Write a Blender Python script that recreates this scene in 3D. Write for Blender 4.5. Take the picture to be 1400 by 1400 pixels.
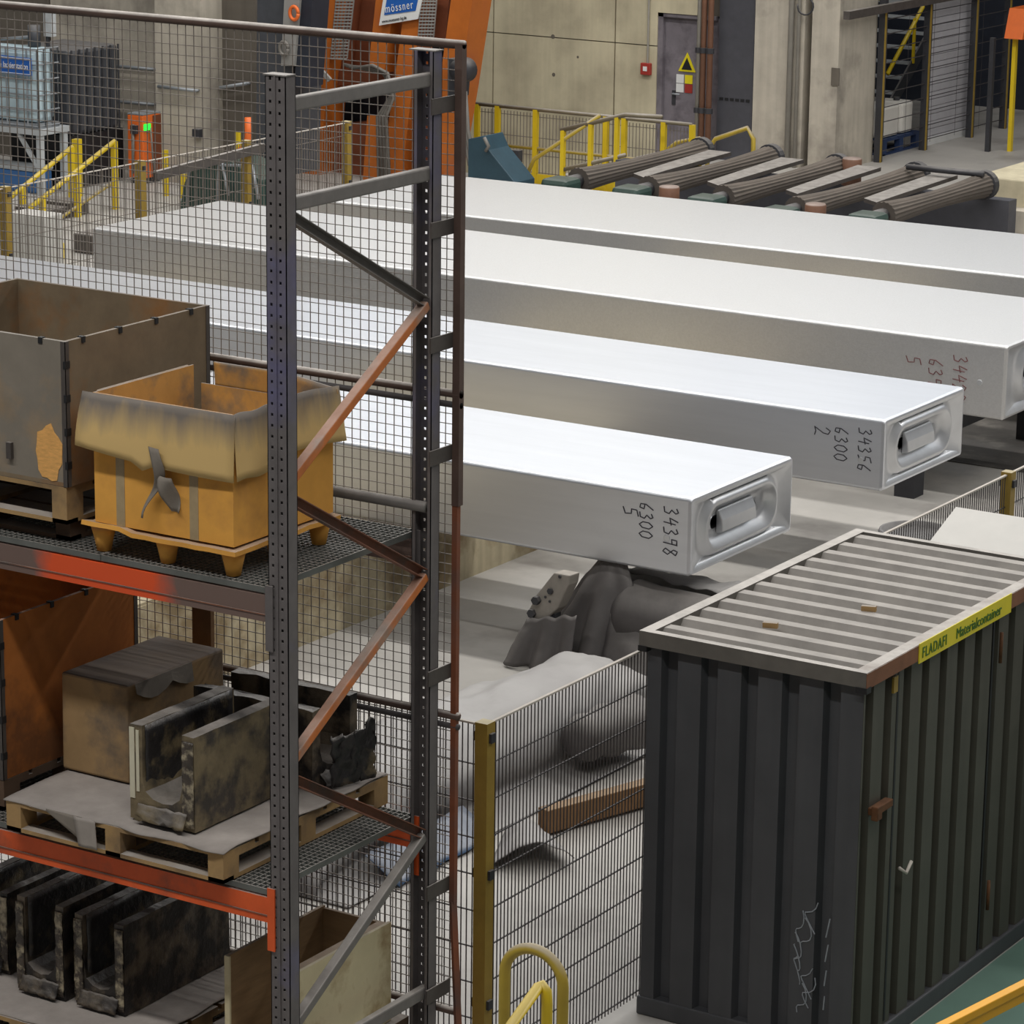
import bpy, math, random
from mathutils import Vector, Matrix, noise as mnoise
random.seed(7)
for o in list(bpy.data.objects): bpy.data.objects.remove(o)
SC = bpy.context.scene
COL = SC.collection
# ------------------------------------------------------------------ camera
CAM_H, FPX = 7.4, 4500.0
YAW, PITCH, ROLL = 0.56283, 0.25598, -0.01255
fwd = Vector((-math.sin(YAW)*math.cos(PITCH), math.cos(YAW)*math.cos(PITCH), -math.sin(PITCH)))
rgt = Vector((math.cos(YAW), math.sin(YAW), 0))
dwn = fwd.cross(rgt)
r2 = rgt*math.cos(ROLL) + dwn*math.sin(ROLL)
d2 = dwn*math.cos(ROLL) - rgt*math.sin(ROLL)
cd = bpy.data.cameras.new('camera'); cam = bpy.data.objects.new('camera', cd); COL.objects.link(cam)
cd.sensor_fit = 'HORIZONTAL'; cd.sensor_width = 36.0; cd.lens = 36.0*FPX/1400.0
cd.clip_start = 0.5; cd.clip_end = 300
m3 = Matrix((r2, -d2, -fwd)).transposed()
cam.matrix_world = Matrix.Translation((0, 0, CAM_H)) @ m3.to_4x4()
SC.camera = cam
def at(p, x=None, y=None, z=None):
    """survey helper: the point where the sight line of a photo pixel meets a known plane of the hall"""
    d = r2*((p[0]-700)/FPX) + d2*((p[1]-700)/FPX) + fwd
    if z is not None: t = (z-CAM_H)/d.z
    elif x is not None: t = x/d.x
    else: t = y/d.y
    return Vector((0, 0, CAM_H)) + d*t
# ------------------------------------------------------------------ world and lights
W = bpy.data.worlds.new('World'); SC.world = W; W.use_nodes = True
bg = W.node_tree.nodes['Background']; bg.inputs[0].default_value = (0.92, 0.95, 1.0, 1); bg.inputs[1].default_value = 0.10
def strip_light(name, loc, sx, sy, watts, col=(1.0, 0.985, 0.955)):
    l = bpy.data.lights.new(name, 'AREA'); l.shape = 'RECTANGLE'; l.size = sx; l.size_y = sy; l.energy = watts; l.color = col
    o = bpy.data.objects.new(name, l); o.location = loc; COL.objects.link(o); return o
for xx, ln, yy, ww in ((-8, 18, 6, 1300), (-13.5, 35, 15, 800), (-13.5, 35, 24, 2250), (-13.5, 35, 33, 2900), (-13.5, 35, 41, 1500)):
    strip_light('roof_light_strip', (xx, yy, 13.5), ln, 0.7, ww)
# unseen fill lamp added high at the far wall to brighten the slab tops
top_fill = strip_light('slab_top_fill', (-15, 43.2, 9.5), 34, 2.6, 660, (0.86, 0.93, 1.0)); top_fill.rotation_euler = (math.radians(90), 0, math.radians(180))
SC.view_settings.view_transform = 'Standard'; SC.view_settings.look = 'None'
SC.view_settings.exposure = -0.06; SC.view_settings.gamma = 1.0; SC.view_settings.use_curve_mapping = False
# ------------------------------------------------------------------ materials
def S(r, g, b):
    f = lambda v: (v/255/12.92 if v/255 <= 0.04045 else ((v/255+0.055)/1.055)**2.4)
    return (f(r), f(g), f(b), 1)
MATS = {}
DUST = S(162, 156, 150)
def mat(name, col, rough=0.6, metal=0.0, var=0.18, scale=5.0, col2=None, amt2=0.4, scale2=2.5, dust=0.0, dustcol=None, bump=0.0, streak=0.0, stretch=None, emit=0):
    if name in MATS: return MATS[name]
    m = bpy.data.materials.new(name); m.use_nodes = True; nt = m.node_tree; N = nt.nodes; L = nt.links
    b = N['Principled BSDF']; b.inputs['Roughness'].default_value = rough; b.inputs['Metallic'].default_value = metal
    tc = N.new('ShaderNodeTexCoord'); mp = N.new('ShaderNodeMapping'); L.new(tc.outputs['Object'], mp.inputs[0])
    if stretch: mp.inputs['Scale'].default_value = stretch
    n1 = N.new('ShaderNodeTexNoise'); n1.inputs['Scale'].default_value = scale; n1.inputs['Detail'].default_value = 6; n1.inputs['Roughness'].default_value = 0.65
    L.new(mp.outputs[0], n1.inputs['Vector'])
    r1 = N.new('ShaderNodeMapRange'); r1.inputs[1].default_value = 0.3; r1.inputs[2].default_value = 0.7
    r1.inputs[3].default_value = 1-var; r1.inputs[4].default_value = 1+var
    L.new(n1.outputs[0], r1.inputs[0])
    cur = None
    if col2:
        n2 = N.new('ShaderNodeTexNoise'); n2.inputs['Scale'].default_value = scale2; n2.inputs['Detail'].default_value = 5; n2.inputs['Roughness'].default_value = 0.6
        L.new(mp.outputs[0], n2.inputs['Vector'])
        r2_ = N.new('ShaderNodeMapRange'); r2_.inputs[1].default_value = 0.62-0.3*amt2; r2_.inputs[2].default_value = 0.78-0.3*amt2; r2_.clamp = True
        L.new(n2.outputs[0], r2_.inputs[0])
        mx = N.new('ShaderNodeMix'); mx.data_type = 'RGBA'; mx.inputs[6].default_value = col; mx.inputs[7].default_value = col2
        L.new(r2_.outputs[0], mx.inputs[0]); cur = mx.outputs[2]
    if dust > 0:
        g = N.new('ShaderNodeNewGeometry'); sp = N.new('ShaderNodeSeparateXYZ'); L.new(g.outputs['Normal'], sp.inputs[0])
        r3 = N.new('ShaderNodeMapRange'); r3.inputs[1].default_value = 0.25; r3.inputs[2].default_value = 0.75; r3.inputs[4].default_value = dust; r3.clamp = True
        L.new(sp.outputs[2], r3.inputs[0])
        r4 = N.new('ShaderNodeMapRange'); r4.inputs[1].default_value = 0.25; r4.inputs[2].default_value = 0.6; r4.inputs[3].default_value = 0.78; L.new(n1.outputs[0], r4.inputs[0])
        mu = N.new('ShaderNodeMath'); mu.operation = 'MULTIPLY'; L.new(r3.outputs[0], mu.inputs[0]); L.new(r4.outputs[0], mu.inputs[1])
        mx = N.new('ShaderNodeMix'); mx.data_type = 'RGBA'; mx.inputs[6].default_value = col; mx.inputs[7].default_value = dustcol or DUST
        if cur: L.new(cur, mx.inputs[6])
        L.new(mu.outputs[0], mx.inputs[0]); cur = mx.outputs[2]
    hs = N.new('ShaderNodeMix'); hs.data_type = 'RGBA'; hs.blend_type = 'MULTIPLY'; hs.inputs[0].default_value = 1.0
    hs.inputs[6].default_value = col
    if cur: L.new(cur, hs.inputs[6])
    L.new(r1.outputs[0], hs.inputs[7]); last = hs.outputs[2]
    if streak > 0:
        mp2 = N.new('ShaderNodeMapping'); mp2.inputs['Scale'].default_value = (9, 9, 0.5); L.new(tc.outputs['Object'], mp2.inputs[0])
        n3 = N.new('ShaderNodeTexNoise'); n3.inputs['Scale'].default_value = 1.0; n3.inputs['Detail'].default_value = 4; L.new(mp2.outputs[0], n3.inputs['Vector'])
        r5 = N.new('ShaderNodeMapRange'); r5.inputs[1].default_value = 0.35; r5.inputs[2].default_value = 0.65; r5.inputs[3].default_value = 1-streak; r5.inputs[4].default_value = 1+streak; L.new(n3.outputs[0], r5.inputs[0])
        h2 = N.new('ShaderNodeMix'); h2.data_type = 'RGBA'; h2.blend_type = 'MULTIPLY'; h2.inputs[0].default_value = 1.0
        L.new(last, h2.inputs[6]); L.new(r5.outputs[0], h2.inputs[7]); last = h2.outputs[2]
    L.new(last, b.inputs['Base Color'])
    if bump > 0:
        bp = N.new('ShaderNodeBump'); bp.inputs['Strength'].default_value = bump; bp.inputs['Distance'].default_value = 0.02
        L.new(n1.outputs[0], bp.inputs['Height']); L.new(bp.outputs[0], b.inputs['Normal'])
    if emit:
        b.inputs['Emission Color'].default_value = col; b.inputs['Emission Strength'].default_value = emit
    MATS[name] = m; return m
M = {}
def D(k, *a, **kw): M[k] = mat(k, *a, **kw)
D('floor', S(172, 168, 162), 0.55, var=0.10, scale=1.3, col2=S(140, 135, 130), amt2=0.25, scale2=0.7, bump=0.05)
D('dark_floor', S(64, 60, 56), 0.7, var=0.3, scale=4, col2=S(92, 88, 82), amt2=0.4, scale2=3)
D('floor_green', S(96, 124, 112), 0.5, var=0.1, scale=2)
D('concrete', S(196, 186, 158), 0.85, var=0.10, scale=2.2, col2=S(168, 158, 134), amt2=0.45, scale2=1.1, streak=0.06, bump=0.1)
D('concrete_grey', S(178, 170, 156), 0.85, var=0.12, scale=2.2, col2=S(135, 128, 118), amt2=0.4, scale2=0.8, streak=0.08, bump=0.1)
D('concrete_dark', S(98, 91, 82), 0.9, var=0.12, scale=1.6, streak=0.08)
D('plinth', S(178, 166, 138), 0.85, var=0.16, scale=3, col2=S(130, 112, 82), amt2=0.55, scale2=2.0, streak=0.12)
D('slab', S(212, 214, 219), 0.36, 0.80, var=0.035, scale=2, stretch=(0.4, 3, 6))
D('slab_dull', S(206, 205, 204), 0.42, 0.78, var=0.06, scale=60, stretch=(1, 1, 1), bump=0.15)
D('slab_end', S(205, 206, 208), 0.36, 0.70, var=0.05, scale=6)
D('ink', S(52, 50, 58), 0.7, var=0.1)
D('ink_red', S(110, 62, 62), 0.7, var=0.25, scale=20)
D('rack', S(104, 99, 98), 0.55, 0.1, var=0.15, scale=9, col2=S(100, 98, 128), amt2=0.4, scale2=1.3, dust=0.6)
D('brace', S(116, 112, 108), 0.6, 0.1, var=0.15, scale=9, dust=0.85)
D('brace_orange', S(190, 108, 48), 0.6, 0.0, var=0.2, scale=7, col2=S(150, 122, 104), amt2=0.5, scale2=3, dust=0.6)
D('brace_rust', S(128, 84, 64), 0.7, 0.0, var=0.2, scale=7, col2=S(96, 84, 78), amt2=0.5, scale2=3, dust=0.6)
D('beam_orange', S(222, 92, 38), 0.6, 0.0, var=0.14, scale=4, col2=S(150, 78, 54), amt2=0.3, scale2=2.2, dust=0.8)
D('beam_worn', S(226, 92, 44), 0.6, 0.0, var=0.14, scale=3, col2=S(128, 104, 92), amt2=0.75, scale2=1.7, dust=0.8)
D('grating', S(104, 106, 102), 0.6, 0.2, var=0.2, scale=6, dust=0.8)
D('wire', S(128, 120, 112), 0.6, 0.3, var=0.2, scale=6)
D('wire_pale', S(186, 178, 168), 0.7, var=0.1)
D('wire_dark', S(74, 70, 70), 0.6, 0.2, var=0.2, scale=6)
D('guard_frame', S(88, 70, 62), 0.65, 0.1, var=0.2, scale=7, dust=1.0, dustcol=S(206, 198, 190))
D('rust_strip', S(126, 72, 46), 0.75, 0.0, var=0.2, scale=8, col2=S(86, 66, 60), amt2=0.5, scale2=2.0)
D('crate', S(122, 106, 84), 0.85, var=0.16, scale=5, col2=S(134, 96, 58), amt2=0.35, scale2=2.2, dust=0.5, bump=0.1)
D('crate_front', S(128, 120, 108), 0.85, var=0.12, scale=4, col2=S(150, 128, 100), amt2=0.25, scale2=2.4, dust=0.5, bump=0.1)
D('crate_orange', S(176, 104, 40), 0.85, var=0.16, scale=4, col2=S(120, 72, 34), amt2=0.4, scale2=2.2, dust=0.5, bump=0.1)
D('steel_edge', S(86, 80, 76), 0.6, 0.3, var=0.2, scale=8, dust=0.8)
D('pallet', S(170, 138, 92), 0.85, var=0.2, scale=6, col2=S(112, 92, 68), amt2=0.5, scale2=3, dust=0.9)
D('pallet_dark', S(92, 72, 56), 0.9, var=0.2, scale=6, dust=0.7)
D('carton', S(226, 164, 72), 0.85, var=0.10, scale=4, col2=S(176, 124, 62), amt2=0.25, scale2=2, dust=0.7)
D('carton_flap', S(206, 174, 112), 0.88, var=0.14, scale=4, col2=S(128, 118, 104), amt2=0.6, scale2=2.2, dust=0.95, dustcol=S(128, 122, 116))
D('carton_in', S(196, 150, 82), 0.9, var=0.14, scale=4, col2=S(122, 112, 98), amt2=0.5, scale2=3, dust=0.9)
D('tape', S(166, 146, 112), 0.5, var=0.15, scale=9)
D('paper_grey', S(128, 120, 110), 0.9, var=0.15, scale=6)
D('sheet_dust', S(150, 142, 134), 0.95, var=0.12, scale=7, dust=0.9, dustcol=S(158, 150, 144))
D('box_brown', S(160, 130, 90), 0.9, var=0.16, scale=4, col2=S(112, 96, 78), amt2=0.5, scale2=3, dust=0.9, dustcol=S(92, 84, 80))
D('film', S(44, 42, 42), 0.35, var=0.35, scale=9, col2=S(120, 106, 80), amt2=0.35, scale2=6, dust=0.8, dustcol=S(116, 110, 104), bump=0.6)
D('film_glint', S(70, 62, 54), 0.25, var=0.4, scale=14, col2=S(170, 158, 132), amt2=0.55, scale2=16, bump=0.8)  # pale patches put the film's highlights into the colour
D('trough', S(120, 106, 80), 0.75, var=0.3, scale=7, col2=S(62, 56, 50), amt2=0.6, scale2=5, dust=0.95, dustcol=S(126, 120, 114), bump=0.5)
D('trough_dark', S(104, 92, 76), 0.5, var=0.35, scale=8, col2=S(38, 34, 32), amt2=0.75, scale2=6, dust=0.8, dustcol=S(110, 104, 98), bump=0.8)
D('fibre', S(206, 200, 176), 0.9, var=0.08)
D('pale_ply', S(206, 194, 158), 0.85, var=0.10, scale=3, col2=S(150, 128, 92), amt2=0.35, scale2=3.0, dust=0.5)
D('ply_brown', S(146, 118, 84), 0.85, var=0.2, scale=3, stretch=(1, 1, 7), dust=0.5)
D('yellow_post', S(146, 120, 48), 0.6, var=0.15, scale=6, dust=0.6, dustcol=S(190, 184, 160))
D('yellow', S(214, 184, 30), 0.45, var=0.06, scale=4, dust=0.35)
D('yellow_dusty', S(172, 148, 50), 0.55, var=0.12, scale=6, dust=0.85, dustcol=S(158, 148, 132))
D('rail_grey', S(118, 108, 88), 0.6, var=0.15, scale=6, dust=0.7)
D('yellow_orange', S(240, 172, 18), 0.45, var=0.06, scale=4)
D('container', S(78, 79, 82), 0.5, 0.15, var=0.10, scale=3, streak=0.06)
D('container_side', S(80, 77, 68), 0.55, 0.1, var=0.12, scale=3, streak=0.08)
D('container_roof', S(92, 89, 86), 0.7, 0.0, var=0.10, scale=4, dust=0.95, dustcol=S(168, 162, 155))
D('container_frame', S(104, 100, 94), 0.6, 0.1, var=0.15, scale=6, dust=1.0, dustcol=S(180, 174, 167))
D('fascia_rust', S(128, 84, 58), 0.7, 0.0, var=0.2, scale=6, dust=1.0, dustcol=S(180, 174, 167))
D('rust', S(98, 62, 34), 0.8, var=0.25, scale=20)
D('sign_yellow', S(226, 208, 30), 0.5, var=0.05)
D('sign_green', S(70, 110, 40), 0.6, var=0.1)
D('black', S(26, 26, 28), 0.6, var=0.2)
D('dark', S(50, 50, 54), 0.6, var=0.2, dust=0.3)
D('scratch', S(150, 154, 160), 0.5, var=0.2, scale=30)
D('tarp', S(138, 136, 135), 0.6, var=0.08, scale=3, col2=S(112, 110, 112), amt2=0.4, scale2=1.5, dust=0.6, dustcol=S(166, 162, 158), bump=0.2)
D('tarp_dark', S(82, 78, 77), 0.6, var=0.15, scale=4, dust=0.6, dustcol=S(138, 133, 128), bump=0.3)
D('tarp_blue', S(62, 92, 126), 0.5, var=0.2, scale=5, dust=0.5)
D('saddle', S(140, 134, 126), 0.7, 0.1, var=0.15, scale=6, dust=0.9, dustcol=S(186, 178, 168))
D('wood_beam', S(126, 94, 62), 0.85, var=0.2, scale=5, dust=0.5, dustcol=S(160, 140, 116))
D('orange', S(180, 98, 32), 0.5, var=0.14, scale=3, col2=S(160, 84, 40), amt2=0.3, scale2=1.5)
D('orange_dark', S(116, 62, 36), 0.6, var=0.2, scale=3)
D('orange_red', S(222, 106, 40), 0.5, var=0.08)
D('navy', S(36, 40, 50), 0.5, var=0.2)
D('greyblue', S(66, 68, 73), 0.55, var=0.15, dust=0.3)
D('perforated', S(150, 148, 144), 0.55, 0.2, var=0.1)
D('white', S(222, 222, 220), 0.5, var=0.04)
D('sign_blue', S(34, 92, 172), 0.45, var=0.04)
D('hose', S(110, 106, 100), 0.6, var=0.2)
D('green_dark', S(40, 64, 58), 0.5, var=0.18, scale=4, dust=0.35, dustcol=S(110, 108, 100))
D('roller', S(76, 69, 63), 0.85, var=0.2, scale=5, stretch=(1, 0.3, 1), dust=0.5, dustcol=S(112, 102, 92))
D('copper_brown', S(118, 84, 66), 0.6, var=0.2, scale=6, dust=0.5)
D('door_grey', S(122, 116, 122), 0.5, var=0.12, scale=5, col2=S(98, 92, 98), amt2=0.4, scale2=3)
D('red', S(158, 52, 44), 0.5, var=0.05)
D('pipe_copper', S(132, 94, 74), 0.6, var=0.12)
D('pipe_grey', S(150, 146, 138), 0.6, var=0.1)
D('panel_dark', S(70, 70, 76), 0.6, var=0.15, scale=4)
D('ibc', S(186, 206, 214), 0.4, var=0.06)
D('galv', S(150, 154, 158), 0.5, 0.4, var=0.1)
D('stand', S(176, 180, 182), 0.6, var=0.1)
D('blue_bin', S(64, 108, 162), 0.5, var=0.1)
D('screen', S(40, 220, 60), 0.4, emit=1.6, var=0.0)
D('shutter', S(186, 184, 188), 0.6, var=0.06)
D('canister', S(214, 210, 202), 0.5, var=0.05)
D('blue_dark', S(38, 56, 92), 0.6, var=0.15)
D('block', S(186, 184, 178), 0.8, var=0.06, dust=0.3)
D('lid', S(206, 204, 198), 0.6, var=0.04, dust=0.5, dustcol=S(206, 202, 196))
D('purple', S(92, 80, 120), 0.6)
def stained(name, clean, dirty, z_hi, z_lo, rough=.88):
    """dust stain creeping down from the folded rim with a ragged fringe"""
    m = bpy.data.materials.new(name); m.use_nodes = True; nt = m.node_tree; N = nt.nodes; L = nt.links; b = N['Principled BSDF']; b.inputs['Roughness'].default_value = rough
    g = N.new('ShaderNodeTexCoord'); sp = N.new('ShaderNodeSeparateXYZ'); L.new(g.outputs['Object'], sp.inputs[0])
    mp = N.new('ShaderNodeMapping'); mp.inputs['Scale'].default_value = (14, 14, 2.5); L.new(g.outputs['Object'], mp.inputs[0])
    n = N.new('ShaderNodeTexNoise'); n.inputs['Scale'].default_value = 1.0; n.inputs['Detail'].default_value = 5; L.new(mp.outputs[0], n.inputs['Vector'])
    ma = N.new('ShaderNodeMath'); ma.operation = 'MULTIPLY_ADD'; ma.inputs[1].default_value = (z_hi-z_lo)*1.1; L.new(n.outputs[0], ma.inputs[0]); L.new(sp.outputs[2], ma.inputs[2])
    r = N.new('ShaderNodeMapRange'); r.inputs[1].default_value = z_lo+(z_hi-z_lo)*.55; r.inputs[2].default_value = z_hi+(z_hi-z_lo)*.55; r.clamp = True; L.new(ma.outputs[0], r.inputs[0])
    mx = N.new('ShaderNodeMix'); mx.data_type = 'RGBA'; mx.inputs[6].default_value = clean; mx.inputs[7].default_value = dirty; L.new(r.outputs[0], mx.inputs[0]); L.new(mx.outputs[2], b.inputs['Base Color'])
    return m
def worn(name, paint, dirt, x0, x1):
    m = bpy.data.materials.new(name); m.use_nodes = True; nt = m.node_tree; N = nt.nodes; L = nt.links; b = N['Principled BSDF']; b.inputs['Roughness'].default_value = .6
    g = N.new('ShaderNodeTexCoord'); sp = N.new('ShaderNodeSeparateXYZ'); L.new(g.outputs['Object'], sp.inputs[0])
    n = N.new('ShaderNodeTexNoise'); n.inputs['Scale'].default_value = 7; n.inputs['Detail'].default_value = 6; L.new(g.outputs['Object'], n.inputs['Vector'])
    a = N.new('ShaderNodeMath'); a.operation = 'SUBTRACT'; a.inputs[1].default_value = (x0+x1)/2; L.new(sp.outputs[0], a.inputs[0])
    c = N.new('ShaderNodeMath'); c.operation = 'ABSOLUTE'; L.new(a.outputs[0], c.inputs[0])
    d = N.new('ShaderNodeMath'); d.operation = 'MULTIPLY_ADD'; d.inputs[1].default_value = .25; L.new(n.outputs[0], d.inputs[0]); L.new(c.outputs[0], d.inputs[2])
    r = N.new('ShaderNodeMapRange'); r.inputs[1].default_value = (x1-x0)/2+.08; r.inputs[2].default_value = (x1-x0)/2+.22; L.new(d.outputs[0], r.inputs[0])
    mx = N.new('ShaderNodeMix'); mx.data_type = 'RGBA'; mx.inputs[6].default_value = paint; mx.inputs[7].default_value = dirt; L.new(r.outputs[0], mx.inputs[0]); L.new(mx.outputs[2], b.inputs['Base Color'])
    return m
M['beam_worn'] = worn('beam_worn_patch', S(224, 84, 36), S(112, 92, 84), -.30, .42)
M['carton_flap'] = stained('carton_flap_stained', S(208, 176, 116), S(122, 114, 106), .60, .44)
# ------------------------------------------------------------------ mesh building
ORG = {}
class MB:
    def __init__(s): s.v = []; s.f = []
    def add(s, vs, fs):
        b = len(s.v); s.v += [Vector(v) for v in vs]; s.f += [tuple(b+i for i in f) for f in fs]; return s
    def box(s, x0, x1, y0, y1, z0, z1):
        return s.add([(x0,y0,z0),(x1,y0,z0),(x1,y1,z0),(x0,y1,z0),(x0,y0,z1),(x1,y0,z1),(x1,y1,z1),(x0,y1,z1)],
                     [(0,3,2,1),(4,5,6,7),(0,1,5,4),(1,2,6,5),(2,3,7,6),(3,0,4,7)])
    def bar(s, a, b, w, h, up=(0, 0, 1)):
        a = Vector(a); b = Vector(b); d = (b-a).normalized(); u = Vector(up)
        sd = d.cross(u)
        if sd.length < 1e-4: sd = d.cross(Vector((0, 1, 0)))
        sd.normalize(); u = sd.cross(d).normalized(); vs = []
        for p in (a, b):
            for i, j in ((-1,-1),(1,-1),(1,1),(-1,1)): vs.append(p+sd*(i*w/2)+u*(j*h/2))
        return s.add(vs, [(3,2,1,0),(4,5,6,7),(0,1,5,4),(1,2,6,5),(2,3,7,6),(3,0,4,7)])
    def tube(s, pts, r, n=8, cap=True):
        pts = [Vector(p) for p in pts]; k = len(pts); rs = r if isinstance(r, (list, tuple)) else [r]*k
        vs = []; prev = None
        for i in range(k):
            d = (pts[min(i+1, k-1)]-pts[max(i-1, 0)]).normalized()
            if prev is None:
                u = d.cross(Vector((0, 0, 1)));
                if u.length < 1e-3: u = d.cross(Vector((1, 0, 0)))
            else: u = prev - d*prev.dot(d)
            u.normalize(); prev = u; w = d.cross(u)
            for j in range(n):
                a = 2*math.pi*j/n; vs.append(pts[i]+(u*math.cos(a)+w*math.sin(a))*rs[i])
        fs = [(i*n+j, i*n+(j+1)%n, (i+1)*n+(j+1)%n, (i+1)*n+j) for i in range(k-1) for j in range(n)]
        if cap: fs += [tuple(range(n-1, -1, -1)), tuple((k-1)*n+j for j in range(n))]
        return s.add(vs, fs)
    def prism(s, pts, off):
        """closed planar polygon swept by the vector off"""
        n = len(pts); off = Vector(off); p = [Vector(q) for q in pts]
        return s.add(p+[q+off for q in p], [tuple(range(n-1, -1, -1)), tuple(range(n, 2*n))]+[(i, (i+1)%n, n+(i+1)%n, n+i) for i in range(n)])
    def sheet(s, prof, off, t=0.0):
        """open polyline swept by off"""
        n = len(prof); off = Vector(off); p = [Vector(q) for q in prof]
        return s.add(p+[q+off for q in p], [(i, i+1, n+i+1, n+i) for i in range(n-1)])
    def grid(s, nu, nv, fn):
        vs = [fn(i/nu, j/nv) for j in range(nv+1) for i in range(nu+1)]
        return s.add(vs, [(j*(nu+1)+i, j*(nu+1)+i+1, (j+1)*(nu+1)+i+1, (j+1)*(nu+1)+i) for j in range(nv) for i in range(nu)])
    def lathe(s, a, b, prof, n=16):
        """prof = [(t along a-b, radius)]"""
        a = Vector(a); b = Vector(b)
        return s.tube_r([a+(b-a)*t for t, r in prof], [r for t, r in prof], n, (b-a).normalized())
    def tube_r(s, pts, rs, n, d):
        u = d.cross(Vector((0, 0, 1)))
        if u.length < 1e-3: u = d.cross(Vector((1, 0, 0)))
        u.normalize(); w = d.cross(u); vs = []
        for p, r in zip(pts, rs):
            for j in range(n):
                a = 2*math.pi*j/n; vs.append(p+(u*math.cos(a)+w*math.sin(a))*r)
        k = len(pts)
        fs = [(i*n+j, i*n+(j+1)%n, (i+1)*n+(j+1)%n, (i+1)*n+j) for i in range(k-1) for j in range(n)]
        fs += [tuple(range(n-1, -1, -1)), tuple((k-1)*n+j for j in range(n))]
        return s.add(vs, fs)
    def rotz(s, c, a):
        R = Matrix.Rotation(a, 3, 'Z'); c = Vector(c); s.v = [c+R@(v-c) for v in s.v]; return s
    def build(s, name, m, parent=None, smooth=False, bevel=0.0, kind=None, label=None, solid=0.0, loc=None):
        org = ORG[parent.as_pointer()] if parent else (Vector(loc) if loc is not None else s.base())
        me = bpy.data.meshes.new(name); me.from_pydata([v-org for v in s.v], [], s.f); me.update()
        me.materials.append(M[m] if isinstance(m, str) else m)
        o = bpy.data.objects.new(name, me); COL.objects.link(o)
        if parent: o.parent = parent
        else: o.location = org
        ORG[o.as_pointer()] = org
        if smooth:
            for p in me.polygons: p.use_smooth = True
        if solid:
            md = o.modifiers.new('solid', 'SOLIDIFY'); md.thickness = solid; md.offset = 0
        if bevel:
            md = o.modifiers.new('bevel', 'BEVEL'); md.width = bevel; md.segments = 2; md.limit_method = 'ANGLE'
        if kind: o['kind'] = kind
        if label: o['label'] = label
        return o
    def base(s):
        n = len(s.v); return Vector((sum(v.x for v in s.v)/n, sum(v.y for v in s.v)/n, min(v.z for v in s.v)))
def tag(o, label, cat, group=None):
    o['label'] = label; o['category'] = cat
    if group: o['group'] = group
    return o
def thing(name, loc, label, cat, group=None):
    o = bpy.data.objects.new(name, None); o.empty_display_size = 0.2; COL.objects.link(o); o.location = loc
    ORG[o.as_pointer()] = Vector(loc); return tag(o, label, cat, group)
def struct(o): o['kind'] = 'structure'; return o
def B(name, m, parent, x0, x1, y0, y1, z0, z1, **k): return MB().box(x0, x1, y0, y1, z0, z1).build(name, m, parent, **k)
def text_mesh(body, size, m, name, parent, origin, ux, uy, align='LEFT', ext=0.002, sx=1.0, shear=0.0, space=1.0):
    cu = bpy.data.curves.new('txt', 'FONT'); cu.body = body; cu.size = size; cu.extrude = ext; cu.align_x = align; cu.shear = shear; cu.space_character = space
    t = bpy.data.objects.new('txt', cu); COL.objects.link(t)
    dg = bpy.context.evaluated_depsgraph_get(); me0 = bpy.data.meshes.new_from_object(t.evaluated_get(dg))
    ux = Vector(ux).normalized(); uy = Vector(uy).normalized(); uz = ux.cross(uy)
    b = MB(); b.v = [Vector(origin)+ux*(v.co.x*sx)+uy*v.co.y+uz*v.co.z for v in me0.vertices]; b.f = [tuple(p.vertices) for p in me0.polygons]
    bpy.data.objects.remove(t); bpy.data.curves.remove(cu); bpy.data.meshes.remove(me0)
    return b.build(name, m, parent)
def nz(x, y, z=0.0): return mnoise.noise(Vector((x, y, z)))

# ================================================================== SETTING
fl = struct(MB().box(-60, 8, 4, 40.1, -1, 0).box(-60, -30.3, 40.1, 70, -1, 0).box(-24.95, 8, 40.1, 70, -1, 0).box(-30.3, -24.95, 43.56, 70, -1, 0).box(-30.3, -24.95, 40.1, 43.56, -1.2, -1).build('floor', 'floor', loc=(0, 0, 0)))
MB().box(-15.5, -8.9, 27.9, 34.5, .001, .008).build('dark_floor_area', 'dark_floor', fl, label='dark floor area under the slabs')  # thin dark sheet laid on the floor below the slabs
MB().box(-7.19, -3, 12, 22, 0.001, 0.006).build('floor_paint', 'floor_green', fl, label='green painted walkway')
YW = 43.5
wb = struct(MB().box(-31.5, -24.95, YW+.06, YW+.5, -1, 14).box(-24.95, -23.88, YW+.06, YW+.5, 2.13, 14).box(-24.95, -23.88, YW+.06, YW+.5, -1, 0).build('wall_back', 'concrete_dark'))
# formwork panels with recessed joints, on the lighter part right of the saw
xs = [-30.1, -27.9, -25.69, -24.95]
for i in range(3):
    for z0, z1 in ((-1, 1.62), (1.62, 4.6), (4.6, 8)):
        if i == 2: B('concrete_panel', 'concrete', wb, xs[i]+0.012, xs[i+1]-0.0, YW, YW+0.06, z0+0.008, z1-0.008)
        else: B('concrete_panel', 'concrete', wb, xs[i]+0.012, xs[i+1]-0.012, YW, YW+0.06, z0+0.008, z1-0.008)
B('concrete_panel', 'concrete', wb, -24.95, -24.2, YW, YW+0.06, 2.13, 8)
for (px, py, r) in ((756, 50, 0.035), (757, 102, 0.03), (790, 78, 0.02)):
    p = at((px, py), y=YW); MB().tube([(p.x, YW-0.003, p.z), (p.x, YW+0.02, p.z)], r, 10).build('tie_hole', 'concrete_dark', wb)
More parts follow.
